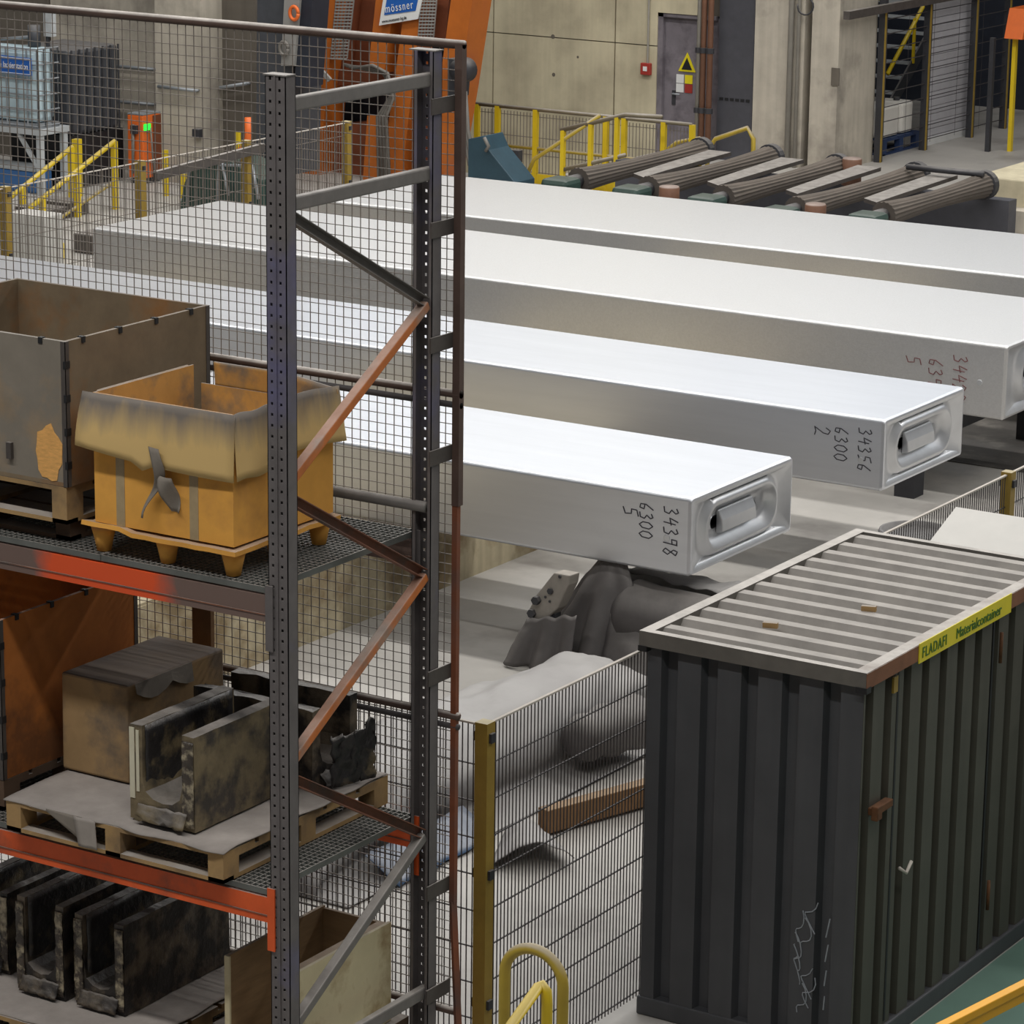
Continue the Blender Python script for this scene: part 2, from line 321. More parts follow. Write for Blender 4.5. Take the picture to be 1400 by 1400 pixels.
# left part of the wall: pillar and dark bays
YL = 37.3
wl = struct(B('wall_left', 'concrete_dark', None, -42, at((352, 100), y=YL).x, YL+.06, YL+.4, 0, 12))
pa0, pa1 = at((213, 120), y=YL-.5).x, at((275, 120), y=YL-.5).x
struct(B('trim_1', 'concrete_grey', None, pa0, pa1, YL-0.5, YL-.002, 0, 12))
for x0, x1, mm in ((-40, at((68, 60), y=YL).x, 'concrete_dark'), (at((70, 60), y=YL).x, pa0-.25, 'concrete_grey'), (pa1-.2, at((350, 60), y=YL).x, 'concrete_dark')):
    B('concrete_panel', mm, wl, x0, x1, YL, YL+0.06, 0, 8)
# door
dr = MB().box(-24.87, -23.90, YW+0.10, YW+0.16, 0, 2.10).build('door_1', 'door_grey'); struct(dr)
B('door_frame', 'door_grey', dr, -24.95, -24.86, YW+0.02, YW+0.14, 0, 2.13); B('door_frame', 'door_grey', dr, -24.95, -23.95, YW+0.02, YW+0.14, 2.07, 2.13)
q = at((924, 128), y=YW+0.1); MB().tube([(q.x-0.03, YW+0.10, q.z), (q.x-0.03, YW+0.04, q.z), (q.x+0.1, YW+0.04, q.z)], 0.014, 8).build('door_handle', 'galv', dr, smooth=True)
B('handle_plate', 'dark', dr, q.x-0.06, q.x-0.0, YW+0.085, YW+0.1, q.z-0.17, q.z+0.05)
p = at((938, 96), y=YW+0.1)
MB().prism([(p.x-0.13, YW+0.088, p.z-0.02), (p.x+0.17, YW+0.088, p.z-0.02), (p.x+0.02, YW+0.088, p.z+0.27)], (0, 0.01, 0)).build('warning_sign', 'sign_yellow', dr)
MB().prism([(p.x-0.07, YW+0.080, p.z+0.01), (p.x+0.11, YW+0.080, p.z+0.01), (p.x+0.02, YW+0.080, p.z+0.19)], (0, 0.008, 0)).build('warning_symbol', 'black', dr)
for i in range(2):
    for j in range(2):
        B('notice', ('white', 'sign_yellow', 'white', 'red')[i*2+j], dr, p.x-0.16+j*0.15, p.x-0.03+j*0.15, YW+0.088, YW+0.098, p.z-0.2-i*0.14, p.z-0.07-i*0.14)
# pillar right of the door: dark sheet, concrete faces, recess
XP = -21.85
t2 = struct(MB().box(-23.25, -22.42, YW-0.05, YW+.9, 0, 9).build('trim_2', 'concrete_grey'))
B('recess_strip', 'panel_dark', t2, -22.43, -22.30, YW+0.25, YW+.9, 0, 9)
yb = at((1197, 100), x=XP).y
B('pillar_half', 'concrete_grey', t2, -22.30, XP, YW-0.05, yb, 0, 9)
q = at((1143, 105), y=YW-0.05); B('notice_plate', 'concrete_dark', t2, q.x-0.07, q.x+0.06, YW-0.07, YW-0.05, q.z-0.13, q.z+0.13)
MB().tube([(-22.62, YW-0.1, 0), (-22.62, YW-0.1, 9)], 0.045, 8).build('conduit', 'pipe_grey', t2, smooth=True)
MB().tube([(-22.50, YW-0.09, 0), (-22.50, YW-0.09, 9)], 0.03, 8).build('conduit', 'pipe_grey', t2, smooth=True)
p = at((1102, 8), y=YW-0.15); MB().tube([p+Vector((0.13*math.sin(a), -0.02, -0.13*math.cos(a)+0.0)) for a in [k*0.4-1.7 for k in range(12)]], 0.014, 6).build('cable_loop', 'dark', t2, smooth=True)
dp = struct(B('trim_3', 'panel_dark', None, -23.87, -23.27, YW-0.02, YW+0.3, 0, 9))
for k in range(6): B('slot', 'black', dp, -23.83+k*0.09, -23.77+k*0.09, YW-0.03, YW-0.02, 0.72+0.18, 0.74+0.20)
# ================================================================== SLABS
def ring(yc, zc, hw, hh, rad, n=8):
    pts = []
    for cx, cz, a0 in ((hw-rad, hh-rad, 0), (-(hw-rad), hh-rad, 90), (-(hw-rad), -(hh-rad), 180), (hw-rad, -(hh-rad), 270)):
        for k in range(n+1):
            a = math.radians(a0+90*k/n); pts.append((yc+cx+rad*math.cos(a), zc+cz+rad*math.sin(a)))
    return pts
DIG = {'0': [[(.3,1),(.05,.75),(.02,.3),(.25,0),(.5,.2),(.55,.7),(.3,1)]],
 '2': [[(.02,.75),(.2,1),(.45,.85),(.4,.55),(.02,.05),(.3,.1),(.6,.0)]],
 '3': [[(.05,.9),(.35,1),(.45,.8),(.2,.55),(.5,.35),(.4,.05),(.0,.05)]],
 '4': [[(.3,1),(.05,.45),(.6,.5)],[(.5,.8),(.4,0)]],
 '5': [[(.6,1),(.15,.95),(.12,.6),(.45,.55),(.5,.15),(.02,.05)]],
 '6': [[(.5,1),(.1,.5),(.1,.1),(.4,.0),(.5,.3),(.15,.4)]],
 '8': [[(.5,.85),(.2,1),(.1,.75),(.5,.3),(.3,0),(.05,.2),(.5,.85)]],
 '9': [[(.5,.9),(.15,.95),(.1,.6),(.45,.6),(.5,.95),(.4,0)]]}
def slab(X0, X1, Y0, Y1, ztop, thick, yaw, bow, label, m, lines=None, ink='ink', pin=None, tsz=0.15):
    yc = (Y0+Y1)/2; hw = (Y1-Y0)/2; hh = thick/2; zc = ztop-hh; rot = ((X1, yc, 0), yaw)
    R = Matrix.Rotation(yaw, 3, 'Z'); c = Vector((X1, yc, 0))
    root = thing('aluminium_slab', c+R@(Vector(((X0+X1)/2, yc, ztop-thick))-c), label, 'metal slab', 'cast slabs on the stand')
    # end cap loops: (x offset, half width, half height, radius)
    def loops(seq, f): return [[(f(dx, y), y, z) for y, z in ring(yc, zc, a, b_, r)] for dx, a, b_, r in seq]
    n = 36
    full = [(0, hw-0.0, hh, .022)]
    mb = MB(); rows = []
    def lx(dx, y): return X0 + dx - bow*(1-((y-yc)/hw)**2)
    rows += loops([(0.03, hw-.05, hh-.05, .03), (0.0, hw-.03, hh-.03, .03), (0.03, hw, hh, .03)], lx)
    for t in range(1, 12):
        xx = X0+(X1-X0)*t/12
        rows += [[(xx, y, z) for y, z in ring(yc, zc, hw, hh, .03)]]
    rows += loops([(-.025, hw, hh, .03), (-.004, hw-.012, hh-.012, .03), (0, hw-.03, hh-.03, .03)], lambda dx, y: X1+dx)
    vs = [v for r in rows for v in r]; fs = [(i*n+j, (i+1)*n+j, (i+1)*n+(j+1)%n, i*n+(j+1)%n) for i in range(len(rows)-1) for j in range(n)]
    fs.append(tuple(range(n)))
    mb.add(vs, fs).rotz(*rot).build('body', m, root, smooth=False)
    # dished butt end with a cast-in ring groove and centre block
    gw, gh = hw*0.64, hh*0.50
    zc2 = zc-0.0
    seq = [(0, hw-.03, hh-.03, .03), (-.012, hw-.06, hh-.06, .05), (-.045, hw*.80, hh*.72, .12), (-.05, gw+.10, gh+.09, gh+.085), (-.005, gw+.05, gh+.045, gh+.04), (-.0, gw+.02, gh+.015, gh+.01),
           (-.075, gw-.02, gh-.03, gh-.031), (-.09, gw-.08, gh-.09, gh-.091), (-.085, gw-.16, gh*.35, gh*.35-.001)]
    rows = [[(X1+dx, y, z) for y, z in ring(yc, zc2, a, b_, max(r, .004))] for dx, a, b_, r in seq]
    mb = MB(); vs = [v for r in rows for v in r]; fs = [(i*n+j, (i+1)*n+j, (i+1)*n+(j+1)%n, i*n+(j+1)%n) for i in range(len(rows)-1) for j in range(n)]
    fs.append(tuple((len(rows)-1)*n+j for j in range(n)))
    mb.add(vs, fs).rotz(*rot).build('dished_end', 'slab_end', root, smooth=True)
    bl = MB(); x1 = X1-.085; w = gw*.52
    bl.prism([(x1, yc-w, zc2-gh*.62), (X1-.02, yc-w, zc2-gh*.5), (X1-.03, yc-w, zc2+gh*.10), (x1+.02, yc-w, zc2+gh*.62), (x1, yc-w, zc2+gh*.62)], (0, 2*w, 0))
    bl.rotz(*rot).build('cast_block', 'slab_end', root, bevel=.02)
    if lines:
        for txt, xo, z0, sz in lines:
            b = MB(); s = 0
            for ch in txt:
                for st in DIG[ch]:
                    pts = [(X1+xo+v*sz*1.0+0.12*sz*u, Y0-.002, ztop-z0-(s+u)*sz*0.8) for u, v in st]
                    # dense, slightly wobbly pen line
                    P = []
                    for i in range(len(pts)-1):
                        for k in range(3):
                            t = k/3; P.append(Vector(pts[i]).lerp(Vector(pts[i+1]), t))
                    P.append(Vector(pts[-1])); b.tube(P, .0045, 5)
                s += 0.78
            b.rotz(*rot).build('pen_number', ink, root)
    if pin:
        px, pz = pin; b = MB().tube([(X1+px, Y0+.01, ztop-pz), (X1+px, Y0-.006, ztop-pz)], .028, 12).rotz(*rot).build('punch_mark', 'slab_end', root, bevel=.006)
    return root
slab(-16.9, -11.36, 20.47, 22.08, 1.40, 0.60, 0.0, 0.0, 'bright aluminium slab lying over the draped tarpaulin, numbered 34398 6300 5', 'slab',
     [('34398', -.235, .09, .125), ('6300', -.44, .09, .115), ('5', -.585, .14, .13)], pin=(-.20, .33))
slab(-22.6, -11.33, 23.6, 25.15, 1.40, 0.60, 0.003, 0.0, 'long bright aluminium slab numbered 34356 6300 2', 'slab',
     [('34356', -.235, .09, .12), ('6300', -.45, .11, .12), ('2', -.64, .13, .15)], pin=(-.20, .36))
slab(-22.05, -11.6, 26.6, 28.85, 1.47, 0.68, 0.0, 0.3, 'dull-sided aluminium slab with faint dark red pen numbers', 'slab_dull',
     [('34122'.replace('1', '4'), -.52, .14, .14), ('6392', -.76, .20, .14), ('5', -.99, .20, .15)], ink='ink_red', pin=(-.25, .36))
slab(-21.75, -9.5, 30.25, 32.6, 1.42, 0.66, 0.040, 0.35, 'aluminium slab lying next to the fluted roller table', 'slab_dull')
# supports
pl = thing('concrete_plinth', (-18, 27, 0), 'beige concrete plinth carrying the aluminium slabs', 'plinth')
B('body', 'plinth', pl, -17.3, -14.23, 16.5, 34, 0, 0.78); B('joint_strip', 'plinth', pl, -17.3, -14.24, 16.5, 34, 0.78, 0.80)
pl2 = thing('concrete_plinth', (-21.4, 28, 0), 'low concrete plinth below the far slab ends beside the wire fence', 'plinth')
B('body', 'plinth', pl2, -21.8, -20.8, 22.5, 34, 0, 0.78); B('joint_strip', 'plinth', pl2, -21.8, -20.8, 22.5, 34, 0.78, 0.795)
dk = thing('steel_trestle', (-12.2, 28, 0), 'dark steel trestle in the shade beneath the slab numbered in dark red', 'trestle')
B('beam', 'dark', dk, -12.6, -12.3, 26.3, 33.2, 0.5, 0.79)
for yy in (26.5, 29.2, 31.0, 32.9): B('leg', 'dark', dk, -12.55, -12.35, yy-.1, yy+.1, 0, 0.5)
# ================================================================== PALLET RACK
YF, YR = 11.54, 12.67
XA, XB = -8.58, -8.47           # post web from XA to XB
rk = thing('pallet_rack', (-9.6, 12.1, 0), 'tall grey pallet rack with orange beams and grating decks', 'rack')
def post(y, sgn, ztop):
    """open channel; perforated web at y, flanges running in the sgn direction"""
    b = MB(); t = .004; x0, x1 = XA, XB; w = x1-x0; dep = .075*sgn
    ya, yb_ = (y, y+t*sgn); yl, yh = min(ya, yb_), max(ya, yb_)
    c1, c2 = x0+w*.24, x0+w*.70; hw = .0065
    for s0, s1 in ((x0, c1-hw), (c1+hw, c2-hw), (c2+hw, x1)): b.box(s0, s1, yl, yh, 0, ztop)
    z = .03
    while z < ztop:
        for cc in (c1, c2): b.box(cc-hw, cc+hw, yl, yh, z-.036, z)
        z += .050
    f0, f1 = min(y, y+dep), max(y, y+dep)
    b.box(x0, x0+t, f0, f1, 0, ztop); b.box(x1-t, x1, f0, f1, 0, ztop)
    e0, e1 = (f1-t, f1) if sgn > 0 else (f0, f0+t)
    lw = .046 if sgn > 0 else .02
    b.box(x0, x0+lw, e0, e1, 0, ztop); b.box(x1-lw, x1, e0, e1, 0, ztop)
    # stiffening rib in the middle of the web
    b.box(x0+w*.45, x0+w*.52, min(y, y-.006*sgn), max(y, y-.006*sgn), 0, ztop)
    return b.build('upright_post', 'rack', rk)
post(YF, 1, 5.60); post(YR+.10, -1, 5.60)
B('post_cap', 'brace', rk, XA-.01, XB+.005, YF-.005, YF+.07, 5.60, 5.606); B('post_cap', 'brace', rk, XA-.03, XB+.005, YR+.03, YR+.105, 5.60, 5.606)
XC = (XA+XB)/2+.02
def brace(y0, z0, y1, z1, m, w=.04, h=.045):
    b = MB(); a = Vector((XC, y0, z0)); c = Vector((XC, y1, z1)); d = (c-a).normalized(); up = Vector((1, 0, 0)).cross(d); up.normalize()
    if up.z < 0: up = -up
    # C section: back web and two lips
    b.bar(a-Vector((.018, 0, 0)), c-Vector((.018, 0, 0)), .004, h, up)
    for s in (-1, 1): b.bar(a+up*(s*h/2), c+up*(s*h/2), w, .004, up)
    return b.build('brace', m, rk)
def tubebrace(y0, z0, y1, z1, m): return MB().bar((XC, y0, z0), (XC, y1, z1), .04, .065).build('brace', m, rk, bevel=.008)
tubebrace(YF+.07, 5.47, YR+.06, 5.47, 'brace'); tubebrace(YF+.07, 5.03, YR+.06, 5.03, 'brace'); tubebrace(YF+.07, 0.92, YR+.06, 0.92, 'brace')
Ya, Yb = YF+.05, YR+.02
brace(Ya, 4.99, Yb, 4.42, 'brace'); brace(Ya, 3.08, Yb+.0, 3.08, 'brace') if False else None
MB().bar((XC, Ya, 3.77), (XC, Yb, 4.41), .045, .05, (1, 0, 0)).build('brace', 'brace_orange', rk, bevel=.006)
brace(Ya, 3.70, Yb, 3.09, 'brace_rust')
MB().bar((XC, Ya, 2.44), (XC, Yb, 3.08), .045, .05, (1, 0, 0)).build('brace', 'brace_orange', rk, bevel=.006)
brace(Ya, 2.37, Yb, 1.76, 'brace_rust')
MB().bar((XC, Ya, 1.12), (XC, Yb, 1.75), .045, .05, (1, 0, 0)).build('brace', 'brace', rk, bevel=.006)
# beams and decks
XL = -11.6
for zd, mf in ((3.28, 'beam_worn'), (1.82, 'beam_orange'), (0.62, 'beam_orange')):
    for yy, s in ((YF-.005, 1), (YR+.06, 1)):
        z1 = zd-.035; b = MB()
        # stepped box beam
        b.prism([(XL, yy, z1-.13), (XL, yy+.05, z1-.13), (XL, yy+.05, z1), (XL, yy+.012, z1), (XL, yy+.012, z1-.085), (XL, yy, z1-.092)] if False else
                [(XL, yy, z1-.13), (XL, yy, z1-.006), (XL, yy+.05, z1), (XL, yy+.05, z1-.13)], (XA-.002-XL, 0, 0))
        o = b.build('beam', mf, rk)
        MB().box(XL, XA-.004, yy-.004, yy, z1-.098, z1-.092).build('beam_groove', 'brace_rust', o)
        MB().box(XA-.012, XA+.03, yy-.006, yy+.002, zd-.30, zd+.01).build('beam_connector', 'rack' if zd > 3 else 'beam_orange', rk)
    # grating panels
    for x0, x1 in ((-9.55, -8.60), (-10.57, -9.56), (-11.6, -10.58)):
        b = MB()
        n = 30
        for i in range(n+1):
            xx = x0+(x1-x0)*i/n; w = .004 if 0 < i < n else .006
            b.box(xx-w/2, xx+w/2, YF+.0, YR+.1, zd-.03, zd)
        m_ = 34
        for j in range(m_+1):
            y = YF+.003+(YR+.094-YF)*j/m_; w = .005 if 0 < j < m_ else .008
            b.box(x0, x1, y-w/2, y+w/2, zd-.03, zd-.002)
        o = b.build('deck_grating', 'grating', rk)
# rear tube above upper deck
MB().tube([(-11.6, YR+.03, 3.42), (-8.5, YR+.03, 3.42)], .028, 8).build('rear_stop_tube', 'brace', rk, smooth=True)
# ================================================================== MESH GUARD behind the rack
YM = 12.88
mg = thing('mesh_guard', (-9.9, YM, 0), 'square wire mesh guard panels with dusty tube frame behind the pallet rack', 'mesh guard')
for z in (5.60, 3.93, 2.31, 0.75):
    MB().tube([(-11.7, YM, z+.02), (-8.42, YM, z+.02)], .021, 8).build('frame_rail', 'guard_frame', mg, smooth=True)
    if z in (3.93, 2.31): MB().tube([(-11.7, YM, z-.035), (-8.42, YM, z-.035)], .016, 8).build('frame_rail', 'wire_dark', mg, smooth=True)
MB().box(-8.46, -8.42, YM-.02, YM+.02, 3.4, 5.62).build('frame_stile', 'guard_frame', mg)
MB().box(-8.46, -8.43, YM-.015, YM+.015, 1.35, 3.4).build('frame_stile', 'rust_strip', mg)
MB().bar((-8.445, YM, 1.36), (-8.37, YM-.05, 0.6), .03, .03).build('frame_stile', 'rust_strip', mg)
b = MB()
x = -8.46
while x > -11.7: b.box(x-.0017, x+.0017, YM-.002, YM+.002, .75, 5.6); x -= .050
z = .80
while z < 5.6: b.box(-11.7, -8.44, YM-.006, YM-.002, z-.0017, z+.0017); z += .050
b.build('wire_mesh', 'wire', mg, kind='stuff')
for z in (5.35, 4.77, 4.22, 3.67, 2.57, 1.46, 0.91): MB().box(-8.466, -8.458, YR+.0, YM, z-.04, z+.035).build('bracket', 'steel_edge', mg)
# ================================================================== GOODS ON THE RACK
def pallet(x0, x1, y0, y1, z0, h, label, m='pallet', axis='x', nb=5, name='wooden_pallet'):
    r = thing(name, ((x0+x1)/2, (y0+y1)/2, z0), label, 'pallet'); t = .022
    # stringers run along Y, top boards along X
    nblk = 3
    for i in range(nblk):
        xx = x0+(x1-x0-.09)*i/(nblk-1)
        B('bottom_board', m, r, xx, xx+.09, y0, y1, z0, z0+t)
        for j in range(3):
            yy = y0+(y1-y0-.12)*j/2
            B('block', m, r, xx, xx+.09, yy, yy+.12, z0+t, z0+h-2*t)
        B('stringer_board', m, r, xx, xx+.09, y0, y1, z0+h-2*t, z0+h-t)
    for i in range(nb):
        bw = (y1-y0-.03*(nb-1))/nb; yy = y0+i*(bw+.03)
        B('deck_board', m, r, x0, x1, yy, yy+bw, z0+h-t, z0+h)
    B('front_board', m, r, x0, x1, y0-.0, y0+.08, z0, z0+t-.002) 
    return r
def open_crate(x0, x1, y0, y1, z0, z1, label, mf, ms, name='wooden_crate'):
    r = thing(name, ((x0+x1)/2, (y0+y1)/2, z0), label, 'crate'); t = .02
    B('bottom_board', ms, r, x0, x1, y0, y1, z0, z0+t)
    B('front_panel', mf, r, x0, x1, y0, y0+t, z0+t, z1); B('back_panel', ms, r, x0, x1, y1-t, y1, z0+t, z1)
    B('side_panel', ms, r, x1-t, x1, y0+t, y1-t, z0+t, z1); B('side_panel', ms, r, x0, x0+t, y0+t, y1-t, z0+t, z1)
    for xx, yy in ((x1, y0), (x1, y1), (x0, y0), (x0, y1)):
        sx = 1 if xx == x1 else -1; sy = 1 if yy == y1 else -1
        b = MB().box(min(xx+sx*.003, xx-sx*.025), max(xx+sx*.003, xx-sx*.025), min(yy, yy+sy*.003), max(yy, yy+sy*.003), z0, z1)
        b.box(min(xx, xx+sx*.003), max(xx, xx+sx*.003), min(yy+sy*.003, yy-sy*.025), max(yy+sy*.003, yy-sy*.025), z0, z1).build('corner_strip', 'steel_edge', r)
    for k in range(4):
        yy = y0+(y1-y0)*(.12+.25*k); B('clip', 'black', r, x1-.025, x1+.006, yy-.012, yy+.012, z1-.025, z1+.005)
        xx = x0+(x1-x0)*(.1+.26*k); B('clip', 'black', r, xx-.012, xx+.012, y0-.004, y0+.022, z1-.025, z1+.005)
        zz = z0+(z1-z0)*(.15+.23*k); B('clip', 'black', r, x1-.01, x1+.005, y0-.005, y0+.028, zz-.018, zz+.018)
    return r
pallet(-10.95, -9.82, 11.64, 12.62, 3.282, .10, 'dark dusty pallet on the upper deck under the other crate pallet', 'pallet_dark')
pallet(-10.98, -9.78, 11.57, 12.655, 3.384, .18, 'pallet directly beneath the big dusty open crate', 'pallet')
cr = open_crate(-11.0, -9.77, 11.57, 12.665, 3.566, 4.265, 'large open grey-brown plywood crate on the upper rack deck', 'crate_front', 'crate')
# patch of bare wood at the lower corner of the front
b = MB(); pts = []
for k in range(18):
    a = 2*math.pi*k/18; rr = .10+.035*nz(math.cos(a)*2, math.sin(a)*2, 3); pts.append((-9.88+math.cos(a)*rr*.8, 11.567, 3.72+math.sin(a)*rr*1.3))
b.prism(pts, (0, .003, 0)).build('bare_patch', mat('bare_wood', S(224, 168, 96), .9, var=.2, scale=20, stretch=(1, 1, 4)), cr, label='bare light wood patch')
B('latch', 'steel_edge', cr, -10.13, -10.10, 11.55, 11.57, 3.66, 3.74)
# plastic pallet + carton
pp = thing('plastic_pallet', (-9.18, 11.95, 3.285), 'dusty yellow nestable pallet with cone feet under the yellow carton', 'pallet')
px0, px1, py0, py1 = -9.66, -8.76, 11.53, 12.36
b = MB().grid(12, 10, lambda u, v: (px0+(px1-px0)*u, py0+(py1-py0)*v, 3.406+.010*nz(u*5, v*5, 1)+(.02 if v < .02 and u < .3 else 0)))
b.build('pallet_top', 'carton', pp, solid=.022)
for i in range(3):
    for j in range(3):
        cx = px0+.07+(px1-px0-.14)*i/2; cy = py0+.08+(py1-py0-.16)*j/2
        MB().lathe((cx, cy, 3.283), (cx, cy, 3.41), [(0, .035), (.5, .048), (1, .065)], 10).build('foot', 'carton', pp, smooth=True)
ct = thing('carton', (-9.18, 11.95, 3.43), 'yellow carton with grey dusty flaps folded outwards on the upper deck', 'carton')
bx0, bx1, by0, by1, bz0, bz1 = -9.60, -8.79, 11.56, 12.34, 3.430, 4.05
T = .008
B('side_wall', 'carton', ct, bx0, bx1, by0, by0+T, bz0, bz1); B('side_wall', 'carton', ct, bx1-T, bx1, by0+T, by1, bz0, bz1-.01)
B('side_wall', 'carton_in', ct, bx0, bx0+T, by0+T, by1-.03, bz0, bz1); B('side_wall', 'carton_in', ct, bx0+.035, bx1-T, by1-T, by1, bz0, bz1-.09)
B('bottom', 'carton_in', ct, bx0+T, bx1-T, by0+T, by1-T, bz0, bz0+T)
def flap(fn, m='carton_flap', n=14, k=8): return MB().grid(n, k, fn).build('flap', m, ct, smooth=True, solid=.007)
fh = .30
# front flap: bulges outwards towards the left, ragged lower edge
flap(lambda u, v: (bx0-.05*(1-u)*1.0+(bx1-bx0+.02)*u, by0-.012-.05*math.sin(math.pi*min(1, v*1.0)*.5)*(1-u)**1.2-.012*v, bz1-.01+.012*(1-v)-fh*v*(1-.22*(1-u)**2)-.03*v*(abs(u-.42) < .06)))
flap(lambda u, v: (bx1+.010+.022*v, by0-.01+.30*u, bz1-fh*1.02*v+.005*math.sin(u*9)))
flap(lambda u, v: (bx1+.010+.03*v*(.5+u), by0+.33+(by1-by0-.30)*u, bz1+.0-.26*v+.012*math.sin(u*4)))
flap(lambda u, v: (bx0-.012-.04*v, by0+.05+(by1-by0-.10)*u, bz1-.28*v), 'carton_in')
flap(lambda u, v: (bx0-.03*v, by1-.05+.0*u, bz1-.1) if False else (bx0+.10+(bx1-bx0-.45)*u, by1+.012+.01*v, bz1+.02-.12*v-.0*u), 'carton_in')
flap(lambda u, v: (bx0+.46+(bx1-bx0-.44)*u, by1+.010+.02*v, bz1+.03-.05*u-.26*v), 'carton_in')
for xx in (bx0+.13, bx0+.56): B('tape_strip', 'tape', ct, xx, xx+.05, by0-.002, by0, bz0, bz1-.25)
# torn paper on the front
b = MB().grid(6, 14, lambda u, v: (bx0+.36+.07*u*(1-.8*v)+.04*math.sin(v*5), by0-.045-.02*math.sin(v*7+u), bz1-.20-.34*v)).build('torn_strip', 'paper_grey', ct, smooth=True, solid=.004)
b = MB().grid(6, 8, lambda u, v: (bx0+.40+.10*u*(1-.5*v)+.06*v, by0-.03-.03*math.sin(v*4+u*2), bz1-.33-.17*v)).build('torn_strip', 'paper_grey', ct, smooth=True, solid=.004)
# --- middle level
oc = open_crate(-11.5, -10.30, 11.66, 12.72, 1.98, 2.80, 'tall orange-brown plywood crate standing on the middle deck', 'crate_orange', 'crate_orange')
pallet(-11.5, -10.30, 11.66, 12.72, 1.822, .156, 'dark pallet under the orange-brown crate on the middle deck', 'pallet_dark')
pallet(-10.12, -8.80, 11.47, 12.82, 1.822, .15, 'wide wooden pallet with dusty cardboard under the film-wrapped troughs, middle deck', 'pallet')
def sheet_thing(x0, x1, y0, y1, z, label, tongue=None, seed=0):
    r = thing('cardboard_sheet', ((x0+x1)/2, (y0+y1)/2, z), label, 'cardboard')
    def edge(u, v):
        ex = .03*nz(v*6, seed, 1); ey = .025*nz(u*7, seed, 2)
        droop = -.02*max(0, (.06-v)/.06) + .006*nz(u*8, v*8, seed)
        return (x0+(x1-x0)*u+ex*(1 if u > .9 else -1 if u < .1 else 0), y0+(y1-y0)*v-(ey if v < .1 else 0), z+.010+droop*.5)
    MB().grid(40, 24, edge).build('sheet', 'sheet_dust', r, smooth=True, solid=.006)
    if tongue:
        tx, tw, tl = tongue
        MB().grid(4, 8, lambda u, v: (tx+tw*u*(1-.15*v)+.04*v, y0-.012-.012*v-.004*math.sin(u*6), z+.012-tl*v)).build('hanging_flap', 'sheet_dust', r, smooth=True, solid=.005)
        MB().grid(6, 5, lambda u, v: (tx-.17+.22*u, y0-.010, z+.012-(.01+.11*u)*v)).build('hanging_flap', 'paper_grey', r, smooth=True, solid=.005)
    return r
sheet_thing(-10.13, -8.79, 11.46, 12.8, 1.974, 'grey dusty cardboard sheet with a torn hanging tongue, middle deck', (-9.68, .13, .14), 1)
SHZ = 1.994
bx = thing('cardboard_box', (-9.95, 12.3, SHZ), 'closed brown cardboard box under grey dust on the middle deck', 'box')
def quadbox(x0, x1, y0, y1, z0, z1): return MB().box(x0, x1, y0, y1, z0, z1)
